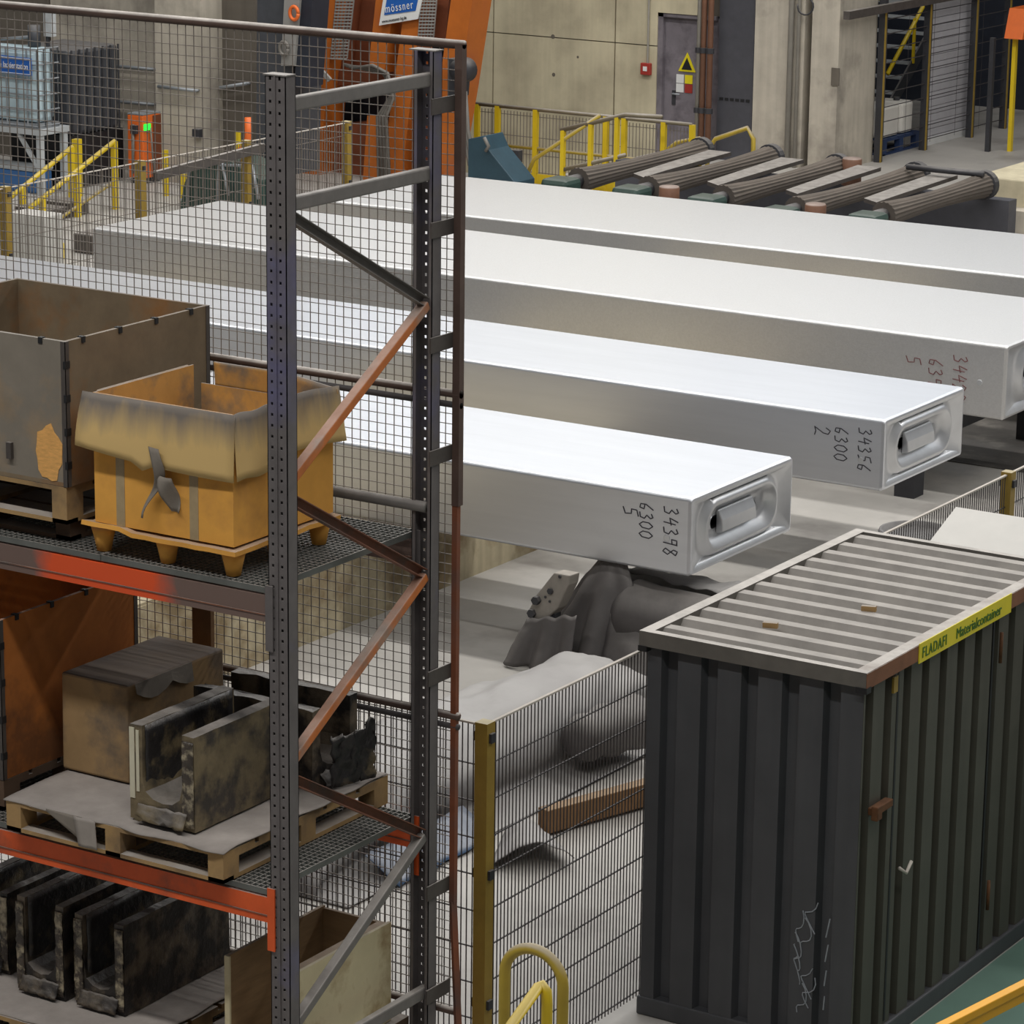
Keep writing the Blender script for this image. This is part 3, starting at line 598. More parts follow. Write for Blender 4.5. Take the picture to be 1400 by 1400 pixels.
# slightly sagged box
def sag(b):
    for v in b.v:
        if v.z > SHZ+.2: v.y += .02; v.x -= .012
        if v.x < -10.05 and v.z < SHZ+.05: v.z += .0
    return b
sag(quadbox(-10.15, -9.73, 11.93, 12.70, SHZ+.002, 2.49)).build('box_body', 'box_brown', bx, bevel=.012)
MB().grid(8, 3, lambda u, v: (-9.73+.006-.012, 11.98+.5*u, 2.487-.0*v) if False else (-9.737+.012*v, 12.0+.45*u, 2.49-(.05+.05*abs(math.sin(u*5)))*v)).build('dusty_film', 'paper_grey', bx, solid=.003)
def trough(x0, x1, y0, y1, z0, h, wall, axis, label, m, wrap=True, seed=0, fib=True):
    """U-shaped launder; axis 'y' or 'x' is the run direction"""
    r = thing('casting_trough', ((x0+x1)/2, (y0+y1)/2, z0), label, 'trough')
    a0, a1 = (x0, x1) if axis == 'y' else (y0, y1)
    l0, l1 = (y0, y1) if axis == 'y' else (x0, x1)
    base = h*.22
    prof = [(a0, 0), (a1, 0), (a1-.004, h), (a1-wall, h)]
    for k in range(7):
        t = k/6*math.pi; prof.append(((a0+a1)/2+((a1-a0)/2-wall)*math.cos(t), base+.12*h*0+(h*.18)*(1-math.sin(t)) if 0 < k < 6 else h*.45))
    prof += [(a0+wall, h), (a0+.004, h)]
    nl = 14; rows = []
    for i in range(nl+1):
        l = l0+(l1-l0)*i/nl; row = []
        for (a, z) in prof:
            w = .008*nz(l*9+seed, a*9, z*9)
            p = (a+w, l, z0+max(0, z+(w if z > .01 else 0)))
            row.append(p if axis == 'y' else (p[1], p[0], p[2]))
        rows.append(row)
    n = len(prof); vs = [v for rr in rows for v in rr]
    fs = [(i*n+j, (i+1)*n+j, (i+1)*n+(j+1)%n, i*n+(j+1)%n) for i in range(nl) for j in range(n)]
    # end caps as strips (concave U)
    for i0 in (0, nl*n):
        k = [i0+j for j in range(n)]
        fs += [(k[0], k[n-1], k[n-2], k[n-3]), (k[0], k[n-3], k[n-4], k[n-5]), (k[0], k[n-5], k[n-6], k[7]), (k[0], k[7], k[6], k[1]), (k[1], k[6], k[5], k[4]), (k[1], k[4], k[3], k[2])]
    MB().add(vs, fs).build('trough_body', m, r)
    if wrap:
        # crumpled film gathered over the near end
        def fn(u, v):
            a = a0+wall*.7+(a1-a0-1.3*wall)*u; z = z0+.012+base*.7*(1-v)+.015*nz(u*9, v*9, seed); l = l0-.006-.035*v*(1+.5*nz(u*6, v*4, seed+2))
            return (a, l, z) if axis == 'y' else (l1+.012+.05*v*(1+.4*nz(u*6, v*4, seed+2)), a, z)
        MB().grid(12, 6, fn).build('gathered_film', m, r, smooth=True, solid=.004)
        def fn2(u, v):
            l = l0+.02+(l1-l0-.04)*u; z = z0+base+(h-base)*v; a = a0+wall+.004+.012*abs(nz(u*9, v*9, seed+5))
            return (a, l, z) if axis == 'y' else (l, a, z)
        MB().grid(14, 8, fn2).build('inner_film', 'film', r, smooth=True, solid=.003)
    if axis == 'y':
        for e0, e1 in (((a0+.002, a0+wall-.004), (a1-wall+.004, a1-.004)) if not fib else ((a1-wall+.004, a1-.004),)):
            MB().grid(4, 20, lambda u, v: (e0+(e1-e0)*u+.004*nz(v*12, seed, u), l0-.006-.012*abs(nz(u*3+seed, v*14, 2)), z0+.02+(h*.95-.02)*v)).build('film_glint_edge', 'film_glint', r, smooth=True, solid=.002)  # thin strips with painted glints along the wall fronts
    if fib and axis == 'y':
        B('fibre_edge', 'fibre', r, a0+.002, a0+wall*.42, l0-.004, l0-.0005, z0+h*.22, z0+h*.97); B('fibre_edge', 'fibre', r, a0+wall*.55, a0+wall*.78, l0-.004, l0-.0005, z0+h*.3, z0+h*.95)
    return r
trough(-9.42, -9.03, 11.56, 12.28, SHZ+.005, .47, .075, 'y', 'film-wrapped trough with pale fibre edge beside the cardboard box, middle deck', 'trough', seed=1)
trough(-9.66, -8.93, 12.36, 12.74, SHZ+.005, .40, .065, 'x', 'dark film-wrapped trough lying crosswise at the back of the middle deck', 'trough_dark', seed=4, fib=False)
# crumpled film heap behind
b = MB().grid(14, 12, lambda u, v: (-8.86+.08*u+.02*nz(v*7, u*7, 2), 12.42+.26*u+.04*nz(u*9, v*5, 1), SHZ+.01+.36*v*(.75+.3*nz(u*4, 3, 2))))
tag(b.build('black_film', 'film', smooth=True, solid=.006), 'crumpled black plastic film hanging beside the crosswise trough', 'plastic film')
tag(B('wooden_plank', 'wood_beam', None, -10.02, -9.90, 12.82, 12.85, 1.822, 3.1), 'upright brown plank standing behind the cardboard box', 'plank')
# --- bottom level
pallet(-10.9, -9.45, 11.56, 12.75, .622, .15, 'wooden pallet under the dark troughs on the bottom deck', 'pallet')
sheet_thing(-10.9, -9.46, 11.57, 12.75, .776, 'grey cardboard sheet below the dark troughs on the bottom deck', None, 6)
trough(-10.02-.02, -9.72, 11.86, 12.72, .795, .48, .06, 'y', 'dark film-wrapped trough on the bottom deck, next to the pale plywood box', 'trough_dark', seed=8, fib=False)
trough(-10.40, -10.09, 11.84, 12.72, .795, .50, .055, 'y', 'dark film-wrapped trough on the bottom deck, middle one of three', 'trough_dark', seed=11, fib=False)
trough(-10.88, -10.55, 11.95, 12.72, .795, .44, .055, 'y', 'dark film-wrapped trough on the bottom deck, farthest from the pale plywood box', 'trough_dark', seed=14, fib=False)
pallet(-9.36, -8.60, 11.66, 12.72, .622, .14, 'wooden pallet under the pale plywood box, bottom deck', 'pallet_dark')
pb = thing('plywood_box', (-8.84, 12.2, .764), 'open pale plywood box with stained side, bottom deck', 'box')
X0, X1, Y0, Y1, Z0, Z1 = -9.06, -8.64, 11.82, 12.62, .766, 1.29
B('side_panel', 'ply_brown', pb, X0, X0+.018, Y0, Y1, Z0, Z1); B('panel_edge', 'pale_ply', pb, X0, X0+.03, Y0-.012, Y0, Z0, Z1)
B('side_panel', 'pale_ply', pb, X1-.018, X1, Y0, Y1, Z0, Z1); B('back_panel', 'ply_brown', pb, X0+.018, X1-.018, Y1-.018, Y1, Z0, Z1-.01)
B('panel_edge', 'ply_brown', pb, X1-.06, X1-.018, Y0, Y1-.02, Z1-.05, Z1); B('bottom_panel', 'ply_brown', pb, X0+.018, X1-.018, Y0, Y1-.018, Z0, Z0+.018)
# ================================================================== WIRE FENCES
def fence(name, label, segs, posts, ztop, z0, pitch, hs, mp, mw, pw=.06, wr=.003, hr=.004):
    x, y = posts[0]; r = thing(name, (x, y, 0), label, 'fence')
    for (x, y) in posts:
        o = B('fence_post', mp, r, x-pw/2, x+pw/2, y-pw/2, y+pw/2, 0, ztop+.02)
        for z in (ztop-.06, ztop*.62, ztop*.28):
            B('clamp', 'dark', r, x-pw/2-.016, x+pw/2+.016, y-.02, y+.02, z-.025, z+.025)
    for (xa, ya, xb, yb_) in segs:
        b = MB(); L_ = math.hypot(xb-xa, yb_-ya); n = int(L_/pitch)
        for i in range(n+1):
            t = i/n; x = xa+(xb-xa)*t; y = ya+(yb_-ya)*t
            b.box(x-wr, x+wr, y-wr, y+wr, z0, ztop)
        z = z0+.03
        zs = []
        while z < ztop-.05: zs.append(z); z += hs
        for z in zs: b.bar((xa, ya, z), (xb, yb_, z), .008, .006)
        MB().bar((xa, ya, ztop), (xb, yb_, ztop), .018, .010).build('top_wire', 'wire_pale', r)
        b.build('wire_panel', mw, r, kind='stuff')
    return r
fence('wire_fence', 'yellow-posted rod mesh fence running from the rack past the dark container', [(-8.6, 13.40, -8.6, 16.65), (-8.6, 16.65, -8.6, 19.9), (-8.6, 19.9, -8.6, 23.0), (-11.7, 13.40, -8.6, 13.40)],
      [(-8.6, 13.40), (-8.6, 16.65), (-8.6, 19.85), (-11.7, 13.40)], 2.11, .06, .034, .2, 'yellow_post', 'wire_dark', .075, .0025)
fence('wire_fence', 'wire fence with yellow posts behind the far ends of the slabs', [(-22.8, 23.5, -22.8, 28.35), (-22.8, 28.35, -22.8, 32.3)],
      [(-22.8, 26.1), (-22.8, 28.35), (-22.8, 30.3), (-22.8, 32.3)], 1.88, .1, .05, .4, 'yellow_post', 'wire', .09, .003)
rl = tag(MB().bar((-22.712, 28.5, 1.72), (-22.712, 30.5, 1.80), .06, .10).build('steel_rail', 'steel_edge'), 'grey steel channel hung along the far wire fence', 'rail')
# ================================================================== CONTAINER
cn = thing('storage_container', (-7.88, 16.2, 0), 'dark grey corrugated material container with dusty ribbed roof', 'container')
cx0, cx1, cy0, cy1, cz = -8.53, -7.22, 14.93, 17.46, 2.17
def corr(a0, a1, pitch, groove, depth, start):
    """list of (a, d) along a face, d = inward depth"""
    p = [(a0, 0)]; a = a0+start
    while a+groove < a1-.02:
        p += [(a, 0), (a+.012, depth), (a+groove-.012, depth), (a+groove, 0)]; a += pitch
    p.append((a1, 0)); return p
MB().sheet([(a, cy0+d, .10) for a, d in corr(cx0, cx1, .247, .105, .06, .085)], (0, 0, cz-.10)).build('end_wall', 'container', cn, solid=.003)
MB().sheet([(cx1-d, a, .10) for a, d in corr(cy0, cy1, .228, .095, .055, .02)], (0, 0, cz-.10)).build('door_side_wall', 'container_side', cn, solid=.003)
MB().sheet([(a, cy1-d, .10) for a, d in corr(cx0, cx1, .247, .105, .06, .085)], (0, 0, cz-.10)).build('end_wall', 'container', cn, solid=.003)
MB().sheet([(cx0+d, a, .10) for a, d in corr(cy0, cy1, .228, .095, .055, .02)], (0, 0, cz-.10)).build('side_wall', 'container_side', cn, solid=.003)
MB().box(cx0-.02, cx1+.02, cy0-.01, cy1+.01, 0.0, .11).build('base_frame', 'container', cn, bevel=.01)
fx0, fx1, fy0, fy1 = -8.56, -7.185, 14.88, 17.50
B('roof_beam', 'container_frame', cn, fx0, fx1, fy0, fy0+.05, 2.17, 2.255); B('roof_beam', 'container_frame', cn, fx0, fx1, fy1-.05, fy1, 2.17, 2.255)
B('roof_beam', 'container_frame', cn, fx0, fx0+.07, fy0+.05, fy1-.05, 2.17, 2.255); B('roof_beam', 'fascia_rust', cn, fx1-.075, fx1, fy0+.05, fy1-.05, 2.17, 2.255)
B('beam_face', 'fascia_rust', cn, fx1-.001, fx1+.003, fy0, fy1, 2.165, 2.252)
prof = []; y = fy0+.05; n = 12; pit = (fy1-fy0-.1)/n
for i in range(n):
    y0 = fy0+.05+i*pit
    prof += [(fx0+.07, y0, 2.165), (fx0+.07, y0+pit*.18, 2.165), (fx0+.07, y0+pit*.48, 2.245), (fx0+.07, y0+pit*.82, 2.245)]
prof.append((fx0+.07, fy1-.05, 2.165))
MB().sheet(prof, (fx1-.075-fx0-.07, 0, 0)).build('ribbed_roof', 'container_roof', cn, solid=.004)
B('corner_block', 'black', cn, fx1-.06, fx1+.006, fy0-.004, fy0+.05, 2.14, 2.172); B('corner_block', 'black', cn, fx0-.004, fx0+.05, fy0-.004, fy0+.05, 2.14, 2.172)
sg = B('name_sign', 'sign_yellow', cn, fx1+.003, fx1+.009, 15.50, 16.70, 2.150, 2.262)
text_mesh('FLADAFI', .086, 'sign_green', 'sign_text', sg, (fx1+.011, 15.53, 2.175), (0, 1, 0), (0, 0, 1), sx=.84, space=1.18)
text_mesh('Materialcontainer', .086, 'sign_green', 'sign_text', sg, (fx1+.011, 15.96, 2.175), (0, 1, 0), (0, 0, 1), sx=.98)
for yy, zz in ((15.11, 1.44),): MB().box(-7.22, -7.17, yy-.08, yy+.13, zz-.022, zz+.022).build('hinge_bracket', 'rust', cn, bevel=.006); MB().box(-7.19, -7.15, yy-.10, yy-.04, zz-.04, zz+.04).build('hinge_bracket', 'rust', cn, bevel=.006)
MB().tube([(-7.17, 15.35, 1.03), (-7.15, 15.40, .99), (-7.15, 15.46, 1.04)], .010, 8).build('door_handle', 'wire_pale', cn, smooth=True)
for yy in (15.33, 16.56): B('door_gap', 'black', cn, -7.222, -7.216, yy, yy+.02, .13, 2.15)
B('door_post', 'yellow_post', cn, -7.218, -7.205, 15.26, 15.31, 2.04, 2.13)
for zz in (.45, 1.95): MB().tube([(-7.20, 16.64, zz-.09), (-7.20, 16.64, zz+.09)], .011, 8).build('hinge_pin', 'rust', cn, smooth=True)
# scraped paint near the corner
for k in range(9):
    a = random.random(); x = -7.56+.13*a+(.18 if k > 5 else 0)*0; z = .40+.06*k+.03*random.random()
    pts = [(x+.05*math.sin(t*2.2+k)*(.4+.6*a), cy0-.004, z-.07*t+.02*math.cos(t*3+k)) for t in [i*.3 for i in range(9)]]
    MB().tube(pts, .0035, 5).build('scratch', 'scratch', cn)
for k in range(4): MB().tube([(-7.385, cy0-.004, .30+.14*k), (-7.38+.005*k, cy0-.004, .38+.15*k)], .004, 5).build('scratch', 'scratch', cn)
for (xx, yy) in ((-8.05, 15.35), (-7.75, 15.95)):
    tag(MB().bar((xx, yy, 2.26), (xx+.08, yy+.02, 2.262), .03, .03).build('wood_chip', 'pallet'), ('small wood chip on the container roof beside the end beam' if yy < 15.5 else 'small wood chip in the middle of the container roof'), 'debris')
# ================================================================== NEAR HANDRAILS
p = at((683, 1400), y=9.9); 
def hoop(name, pts, r, m, label, cat='handrail'): return tag(MB().tube(pts, r, 12).build(name, m, smooth=True), label, cat)
YH = 9.95
a = at((690, 1330), y=YH); c = at((770, 1342), y=YH)
cxm = (a.x+c.x)/2; rr = (c.x-a.x)/2; zt = min(a.z, c.z)
top = at((728, 1297), y=YH).z
pts = [(a.x, YH, 0)] + [(cxm-rr*math.cos(t), YH, zt-.0+(top-zt)*math.sin(t)) for t in [k*math.pi/16 for k in range(17)]] + [(c.x, YH, 0)]
hoop('handrail_hoop', pts, .022, 'yellow_dusty', 'dull yellow tube hoop in front of the rod mesh fence')
YH2 = 9.6
e0 = at((738, 1347), y=YH2); e1 = at((700, 1400), y=YH2-.25); dv = (e1-e0)
e2 = at((747, 1352), y=YH2); 
pts = [e0+dv*8, e0+dv*.05, e0+Vector((.006, 0, .004)), e2+Vector((0, 0, -.01)), Vector((e2.x+.004, YH2, e2.z-.06)), Vector((e2.x+.004, YH2, 0))]
pts[0] = e0+dv*2.2; pts.insert(0, Vector((pts[0].x, pts[0].y, 0)))
hoop('handrail', pts, .021, 'yellow', 'bright yellow stair handrail curving down beside the dull hoop')
g0 = at((1290, 1404), z=1.05); g1 = at((1404, 1346), z=1.05); d = (g1-g0)
rr_ = thing('guard_rail', (g1.x, g1.y, 0), 'orange-yellow guard rail over the green walkway', 'guard rail')
MB().bar(g0-d*2, g1+d*1.2, .05, .045).build('rail', 'yellow_orange', rr_, bevel=.006)
MB().bar(g0-d*2-Vector((0, 0, .05)), g1+d*1.2-Vector((0, 0, .05)), .03, .05).build('rail_web', 'yellow_orange', rr_)
for q in (g0-d*1.9, g1+d*1.1): MB().box(q.x-.03, q.x+.03, q.y-.03, q.y+.03, 0, 1.03).build('post', 'yellow_orange', rr_)
# ================================================================== FLOOR CLUTTER between fence and slabs
# big tarp-covered roll running along Y
SEC = [(-12.20, .015), (-12.02, .16), (-11.90, .40), (-11.72, .52), (-11.45, .545), (-11.20, .50), (-11.03, .37), (-10.99, .22), (-11.05, .10), (-10.95, .04), (-10.74, .018)]
def sec(t):
    k = t*(len(SEC)-1); i = min(int(k), len(SEC)-2); f = k-i
    p0, p1, p2, p3 = SEC[max(i-1, 0)], SEC[i], SEC[i+1], SEC[min(i+2, len(SEC)-1)]
    return [0.5*((2*p1[c])+(p2[c]-p0[c])*f+(2*p0[c]-5*p1[c]+4*p2[c]-p3[c])*f*f+(3*p1[c]-p0[c]-3*p2[c]+p3[c])*f**3) for c in (0, 1)]
def bundle(u, v):
    y = 15.3+4.55*v; x, z = sec(u); h = min(1, z*4)
    k = 1-.25*max(0, (y-18.4)/1.5); z *= k
    w = .06*nz(x*2.0, y*1.5, 1)+.045*nz(x*4.5+y, y*2.6, 4)+.05*abs(nz(x*6+y*3, y*1.8, 8))
    d = .05*nz(y*2.2, u*5, 2)
    end = max(0, min(1, v*9, (1-v)*9))**.5
    return (x+d*h+.06*(y-18)*.3, y, max(.008, (z+w*h)*end+.012*(1-end)))
tb = thing('tarp_bundle', (-11.4, 17.6, 0), 'large pale tarpaulin draped over a roll behind the rod mesh fence', 'tarpaulin')
MB().grid(60, 110, bundle).build('tarpaulin', 'tarp', tb, smooth=True, solid=.006)
MB().lathe((-10.86, 18.05, .30), (-10.78, 18.75, .27), [(0, .02), (0, .12), (.15, .17), (.3, .15), (.5, .19), (.7, .17), (.95, .20), (1, .16), (.9, .05)], 18).build('crumpled_end', 'tarp_dark', tb, smooth=True)
MB().grid(14, 6, lambda u, v: (-10.98+.26*v+.03*nz(u*5, v*4, 1), 15.75+1.1*u, .15*(1-v)+.02+.02*nz(u*6, v*5, 3))).build('blue_lining', 'tarp_blue', tb, smooth=True, solid=.006, label='blue underside of the tarpaulin')
def flapf(u, v):
    a = at((668, 1190), z=0); b_ = at((785, 1186), z=0); c_ = at((740, 1142), z=0)
    base = a.lerp(b_, u); back = at((690, 1140), z=0).lerp(c_, u); p = base.lerp(back, v)
    return (p.x, p.y, .012+.16*max(0, math.sin(math.pi*u*.9))*(1-.4*v)+.02*nz(u*6, v*6, 3))
tag(MB().grid(18, 10, flapf).build('tarp_offcut', 'tarp', smooth=True, solid=.006), 'loose curled offcut of tarpaulin on the pale floor', 'tarpaulin')
w0 = at((742, 1122), z=.10); w1 = at((900, 1078), z=.10)
tag(MB().bar(w0, w1+(w1-w0)*.5, .10, .16).build('timber_beam', 'wood_beam', bevel=.006), 'brown timber beam on the pale floor beside the tarpaulin', 'timber')
# steel saddle plate with bolts, draped tarp and roll
YSD = 20.12
sd = thing('steel_saddle', (-12.5, YSD+.08, 0), 'dusty bolted steel saddle leaning out of the dark draped tarpaulin', 'machine part')
def pq(p, y): return at(p, y=y)
pl_ = [pq(p, YSD) for p in ((720, 838), (734, 812), (757, 783), (779, 787), (777, 800), (762, 832), (744, 850), (726, 852))]
MB().prism(pl_, (.03, .10, .01)).build('plate', 'saddle', sd, bevel=.01)
for p, r, l in (((753, 808), .03, .03), ((735, 820), .04, .07), ((766, 788), .016, .02), ((746, 816), .012, .015), ((752, 822), .012, .015), ((728, 838), .04, .05)):
    c = pq(p, YSD); MB().tube([c+Vector((0, .02, 0)), c+Vector((0, -l*.6, 0))], r*.85, 6).build('bolt', 'dark', sd)
B('stand', 'dark', sd, pl_[7].x+.02, pl_[7].x+.2, YSD+.02, YSD+.10, 0, pl_[7].z+.1)
dr_ = thing('dark_tarpaulin', (-11.8, 20.6, 0), 'dark folded tarpaulin hanging around a wrapped roll below the slab', 'tarpaulin')
def cone(u, v):
    a = math.radians(165+150*u); r = (.06+.40*v**.8)*(1+.22*math.sin(u*22)*v)
    return (-12.12+.10*u+r*math.cos(a)*1.15, 20.62+r*math.sin(a)*.72, .80-.79*v**1.1+.04*nz(u*7, v*5, 1)*(1-v))
xl0, xl1 = pl_[7].x-.02, pl_[6].x+.30
def fcloth(u, v):
    x = xl0+(xl1-xl0)*u-.16*(1-u)*v; y = YSD-.03-.10*v*abs(math.sin(u*8+.5))-.02*v
    return (x, y, (.02+(pl_[7].z+.02+.10*u)*(1-v))+.02*nz(u*6, v*4, 6))
MB().grid(26, 12, fcloth).build('hanging_cloth', 'tarp_dark', sd, smooth=True, solid=.008)
MB().grid(48, 16, cone).build('hanging_cloth', 'tarp_dark', dr_, smooth=True, solid=.008)
MB().lathe((-12.0, 20.62, .40), (-10.35, 20.56, .33), [(0, .02), (.0, .20), (.06, .27), (.16, .25), (.4, .265), (.7, .25), (.9, .26), (1, .25), (1, .02)], 24).build('wrapped_roll', 'tarp_dark', dr_, smooth=True)
def skirt(u, v):
    x = -12.0+1.65*u; return (x+.05*math.sin(u*14)*(1-v), 20.40-.13*(1-v)-.10*(1-v)*abs(math.sin(u*8))+.02*v, .01+.42*v+.03*nz(u*8, v*5, 2))
MB().grid(40, 12, skirt).build('skirt_cloth', 'tarp_dark', dr_, smooth=True, solid=.006)
def cover(u, v):
    x = -12.35+1.9*u; y = 20.72+1.2*v
    return (x+.05*nz(x*2, y*2, 3), y, .03+.62*max(0, 1-((v-.05)/1.0)**2)*min(1, u*5+.5)+.05*nz(x*3, y*3, 7)+.03*nz(x*7, y*6, 2))
MB().grid(44, 24, cover).build('pale_cover', 'tarp', dr_, smooth=True, solid=.006)
# skip with sloping lid behind the container
sk = thing('waste_skip', (-7.6, 19.0, 0), 'dark bin with pale sloping lid behind the container', 'skip')
l0 = at((1307, 693), x=-8.30); l1 = at((1262, 752), x=-8.30); dl = l1-l0
B('bin_body', 'dark', sk, -8.32, -6.6, l1.y+.05, l0.y+.1, 0, l1.z-.15)
MB().prism([l0, l0+dl*1.25, l0+dl*1.25+Vector((1.7, 0, 0)), l0+Vector((1.7, 0, 0))], (0, .02, -.03)).build('lid', 'lid', sk)
db = thing('dark_drum', (-9.35, 19.3, 0), 'dark drum standing on the floor outside the fence behind the container', 'drum')
q = at((1252, 724), z=.9); ORG[db.as_pointer()] = Vector((q.x, q.y, 0)); db.location = (q.x, q.y, 0)
MB().lathe((q.x, q.y, 0), (q.x, q.y, .9), [(0, .27), (.03, .29), (.3, .29), (.33, .30), (.36, .29), (.64, .29), (.67, .30), (.7, .29), (.97, .29), (1, .28), (1, .26), (.96, .255)], 24).build('drum_body', 'dark', db, smooth=True)
# ================================================================== ROLLER TABLE
rt = thing('roller_table', (-19.5, 37.4, 0), 'roller table with fluted dark rollers beside the far slab', 'conveyor')
zr_ = .82
RX = []
for (a, c) in (((783, 246), (962, 208)), ((885, 258), (1052, 217)), ((980, 270), (1150, 231)), ((1080, 286), (1257, 242)), ((1205, 294), (1345, 254))):
    A = at(a, z=zr_); C = at(c, z=zr_); x = (A.x+C.x)/2; RX.append((x, A.y, C.y))
RY0 = sum(r[1] for r in RX)/5; RY1 = sum(r[2] for r in RX)/5
for i, (x, ya, yb_) in enumerate(RX):
    n = 36; prof = []
    for k in range(15):
        t = k/14; prof.append((t, .168-.05*math.sin(math.pi*t)**.8))
    b = MB(); vs = []
    for t, r in prof:
        y = ya+(yb_-ya)*t
        for j in range(n):
            a = 2*math.pi*j/n; rj = r*(1.0 if j % 2 else .93); vs.append((x+rj*math.cos(a), y, zr_+rj*math.sin(a)))
    fs = [(k*n+j, k*n+(j+1)%n, (k+1)*n+(j+1)%n, (k+1)*n+j) for k in range(14) for j in range(n)] + [tuple(range(n-1, -1, -1)), tuple(14*n+j for j in range(n))]
    b.add(vs, fs).build('roller', 'roller', rt)
    MB().tube([(x, ya-.28, zr_), (x, ya, zr_)], .09, 12).build('journal', 'dark', rt, smooth=True)
    MB().box(x-.20, x+.20, ya-.62, ya-.22, zr_-.30, zr_+.09).build('bearing_block', 'green_dark', rt, bevel=.06)
    MB().lathe((x, yb_, zr_), (x, yb_+.14, zr_), [(0, .05), (.05, .19), (.9, .19), (1, .05)], 20).build('sprocket', 'dark', rt)
for j, yy in enumerate((RY0-.42, RY1+.10)): B('side_frame', 'panel_dark', rt, RX[0][0]-1.2, RX[-1][0]+(.1, .3)[j], yy-.12, yy+.12, 0, zr_-.20)
for i in range(4):
    xm = (RX[i][0]+RX[i+1][0])/2; b = MB()
    b.prism([(xm-.17, RY0+.9, zr_-.02), (xm+.10, RY0+.7, zr_-.02), (xm+.17, RY0+1.2, zr_+.02), (xm+.17, RY1-.2, zr_+.05), (xm-.17, RY1-.2, zr_+.05)], (0, 0, .05)).build('cover_plate', 'steel_edge', rt)
for (px, py) in ((1165, 222), (915, 261), (1115, 285)):
    q = at((px, py), z=zr_+.1); MB().lathe((q.x, q.y, zr_-.2), (q.x, q.y, zr_+.16), [(0, .13), (.95, .13), (1, .12)], 16).build('guide_roller', 'copper_brown', rt, smooth=True)
MB().tube([at((1240, 228), z=1.0), at((1300, 234), z=1.0), at((1345, 238), z=1.0)], .04, 8).build('drive_hose', 'dark', rt, smooth=True)
YB = max(39.7, RY1+.35)
q = at((1333, 240), y=YB)
cb = thing('concrete_block', (q.x+1.5, YB+1, 0), 'beige concrete block beside the end of the roller table', 'block')
MB().box(q.x, q.x+3, YB, YB+2.2, 0, q.z).build('block', 'concrete', cb, bevel=.02)
MB().prism([(q.x+.35, YB-.3, 0), (q.x+3, YB-.3, 0), (q.x+3, YB-.3, .42), (q.x+.62, YB-.3, .42)], (0, .299, 0)).build('step', 'concrete_grey', cb)
# yellow grab rails by the rollers
for (pts_, lab) in ((((908, 235), (912, 205), (925, 195), (955, 188), (958, 215)), 'bent grab rail between the door and the rollers'), (((966, 235), (968, 205), (978, 190), (1022, 175), (1030, 190), (1030, 225)), 'bent yellow grab rail in front of the dark wall sheet')):
    P = [at(p, y=41.6) for p in pts_]; P[0].z = 0; P[-1].z = 0 if P[-1].z < 1 else P[-1].z
    P = [P[0]]+P[1:]
    tag(MB().tube([(v.x, 41.6, v.z) for v in P], .035, 8).build('grab_rail', 'yellow_dusty', smooth=True), lab, 'handrail')
# ================================================================== YELLOW RAILING before the wall
YRL = 39.85
rw = thing('safety_railing', (at((800, 245), y=YRL).x, YRL, 0), 'yellow safety railing with mesh infill before the concrete wall', 'railing')
def rp(p): v = at(p, y=YRL); return v
top = [rp(p) for p in ((650, 137), (680, 145), (732, 150), (840, 159), (910, 163), (946, 167))]
zt_ = 1.06; fixz = lambda v, z: Vector((v.x, YRL, z))
MB().tube([fixz(top[0], zt_), fixz(top[-1], zt_)], .028, 8).build('top_rail', 'rail_grey', rw, smooth=True)
MB().tube([fixz(top[0], .5), fixz(top[-1], .5)], .025, 8).build('mid_rail', 'yellow_dusty', rw, smooth=True)
for px in (652, 680, 732, 828, 853, 907, 946): x = rp((px, 200)).x; B('post', 'yellow', rw, x-.036, x+.036, YRL-.03, YRL+.03, 0, zt_)
x0 = rp((652, 200)).x; x1 = rp((946, 200)).x
B('toe_board', 'yellow', rw, x0, x1, YRL-.02, YRL+.02, .0, .14)
b = MB(); x = x0
while x < x1: b.box(x-.004, x+.004, YRL+.035, YRL+.043, .1, 1.0); x += .055
for z in (.15, .4, .65, .95): b.box(x0, x1, YRL+.03, YRL+.038, z-.005, z+.005)
b.build('mesh_infill', 'wire', rw, kind='stuff')
sr = thing('stair_handrail', (rp((800, 240)).x, YRL-.5, 0), 'sloping grey-yellow stair handrail before the yellow railing', 'handrail')
ys = YRL-.5
def sp(p): v = at(p, y=ys); return Vector((v.x, ys, v.z))
MB().tube([sp((767, 178)), sp((855, 157)), sp((905, 160))], .033, 8).build('top_rail', 'rail_grey', sr, smooth=True)
MB().tube([sp((770, 232)), sp((855, 212))], .03, 8).build('mid_rail', 'rail_grey', sr, smooth=True)
for p in ((770, 178), (808, 170), (844, 160)): v = sp(p); B('post', 'yellow', sr, v.x-.03, v.x+.03, ys-.03, ys+.03, 0, v.z)
MB().tube([sp((720, 240)), sp((730, 218)), sp((820, 158))], .03, 8).build('second_rail', 'yellow_dusty', sr, smooth=True)
cbx = thing('control_box', (sp((722, 245)).x, ys-.3, 0), 'small dark control box on a stem in front of the yellow railing', 'control box')
v = sp((722, 215)); B('stem', 'dark', cbx, v.x-.02, v.x+.02, ys-.32, ys-.28, 0, v.z); B('box', 'dark', cbx, v.x-.06, v.x+.07, ys-.36, ys-.26, v.z-.03, v.z+.14)
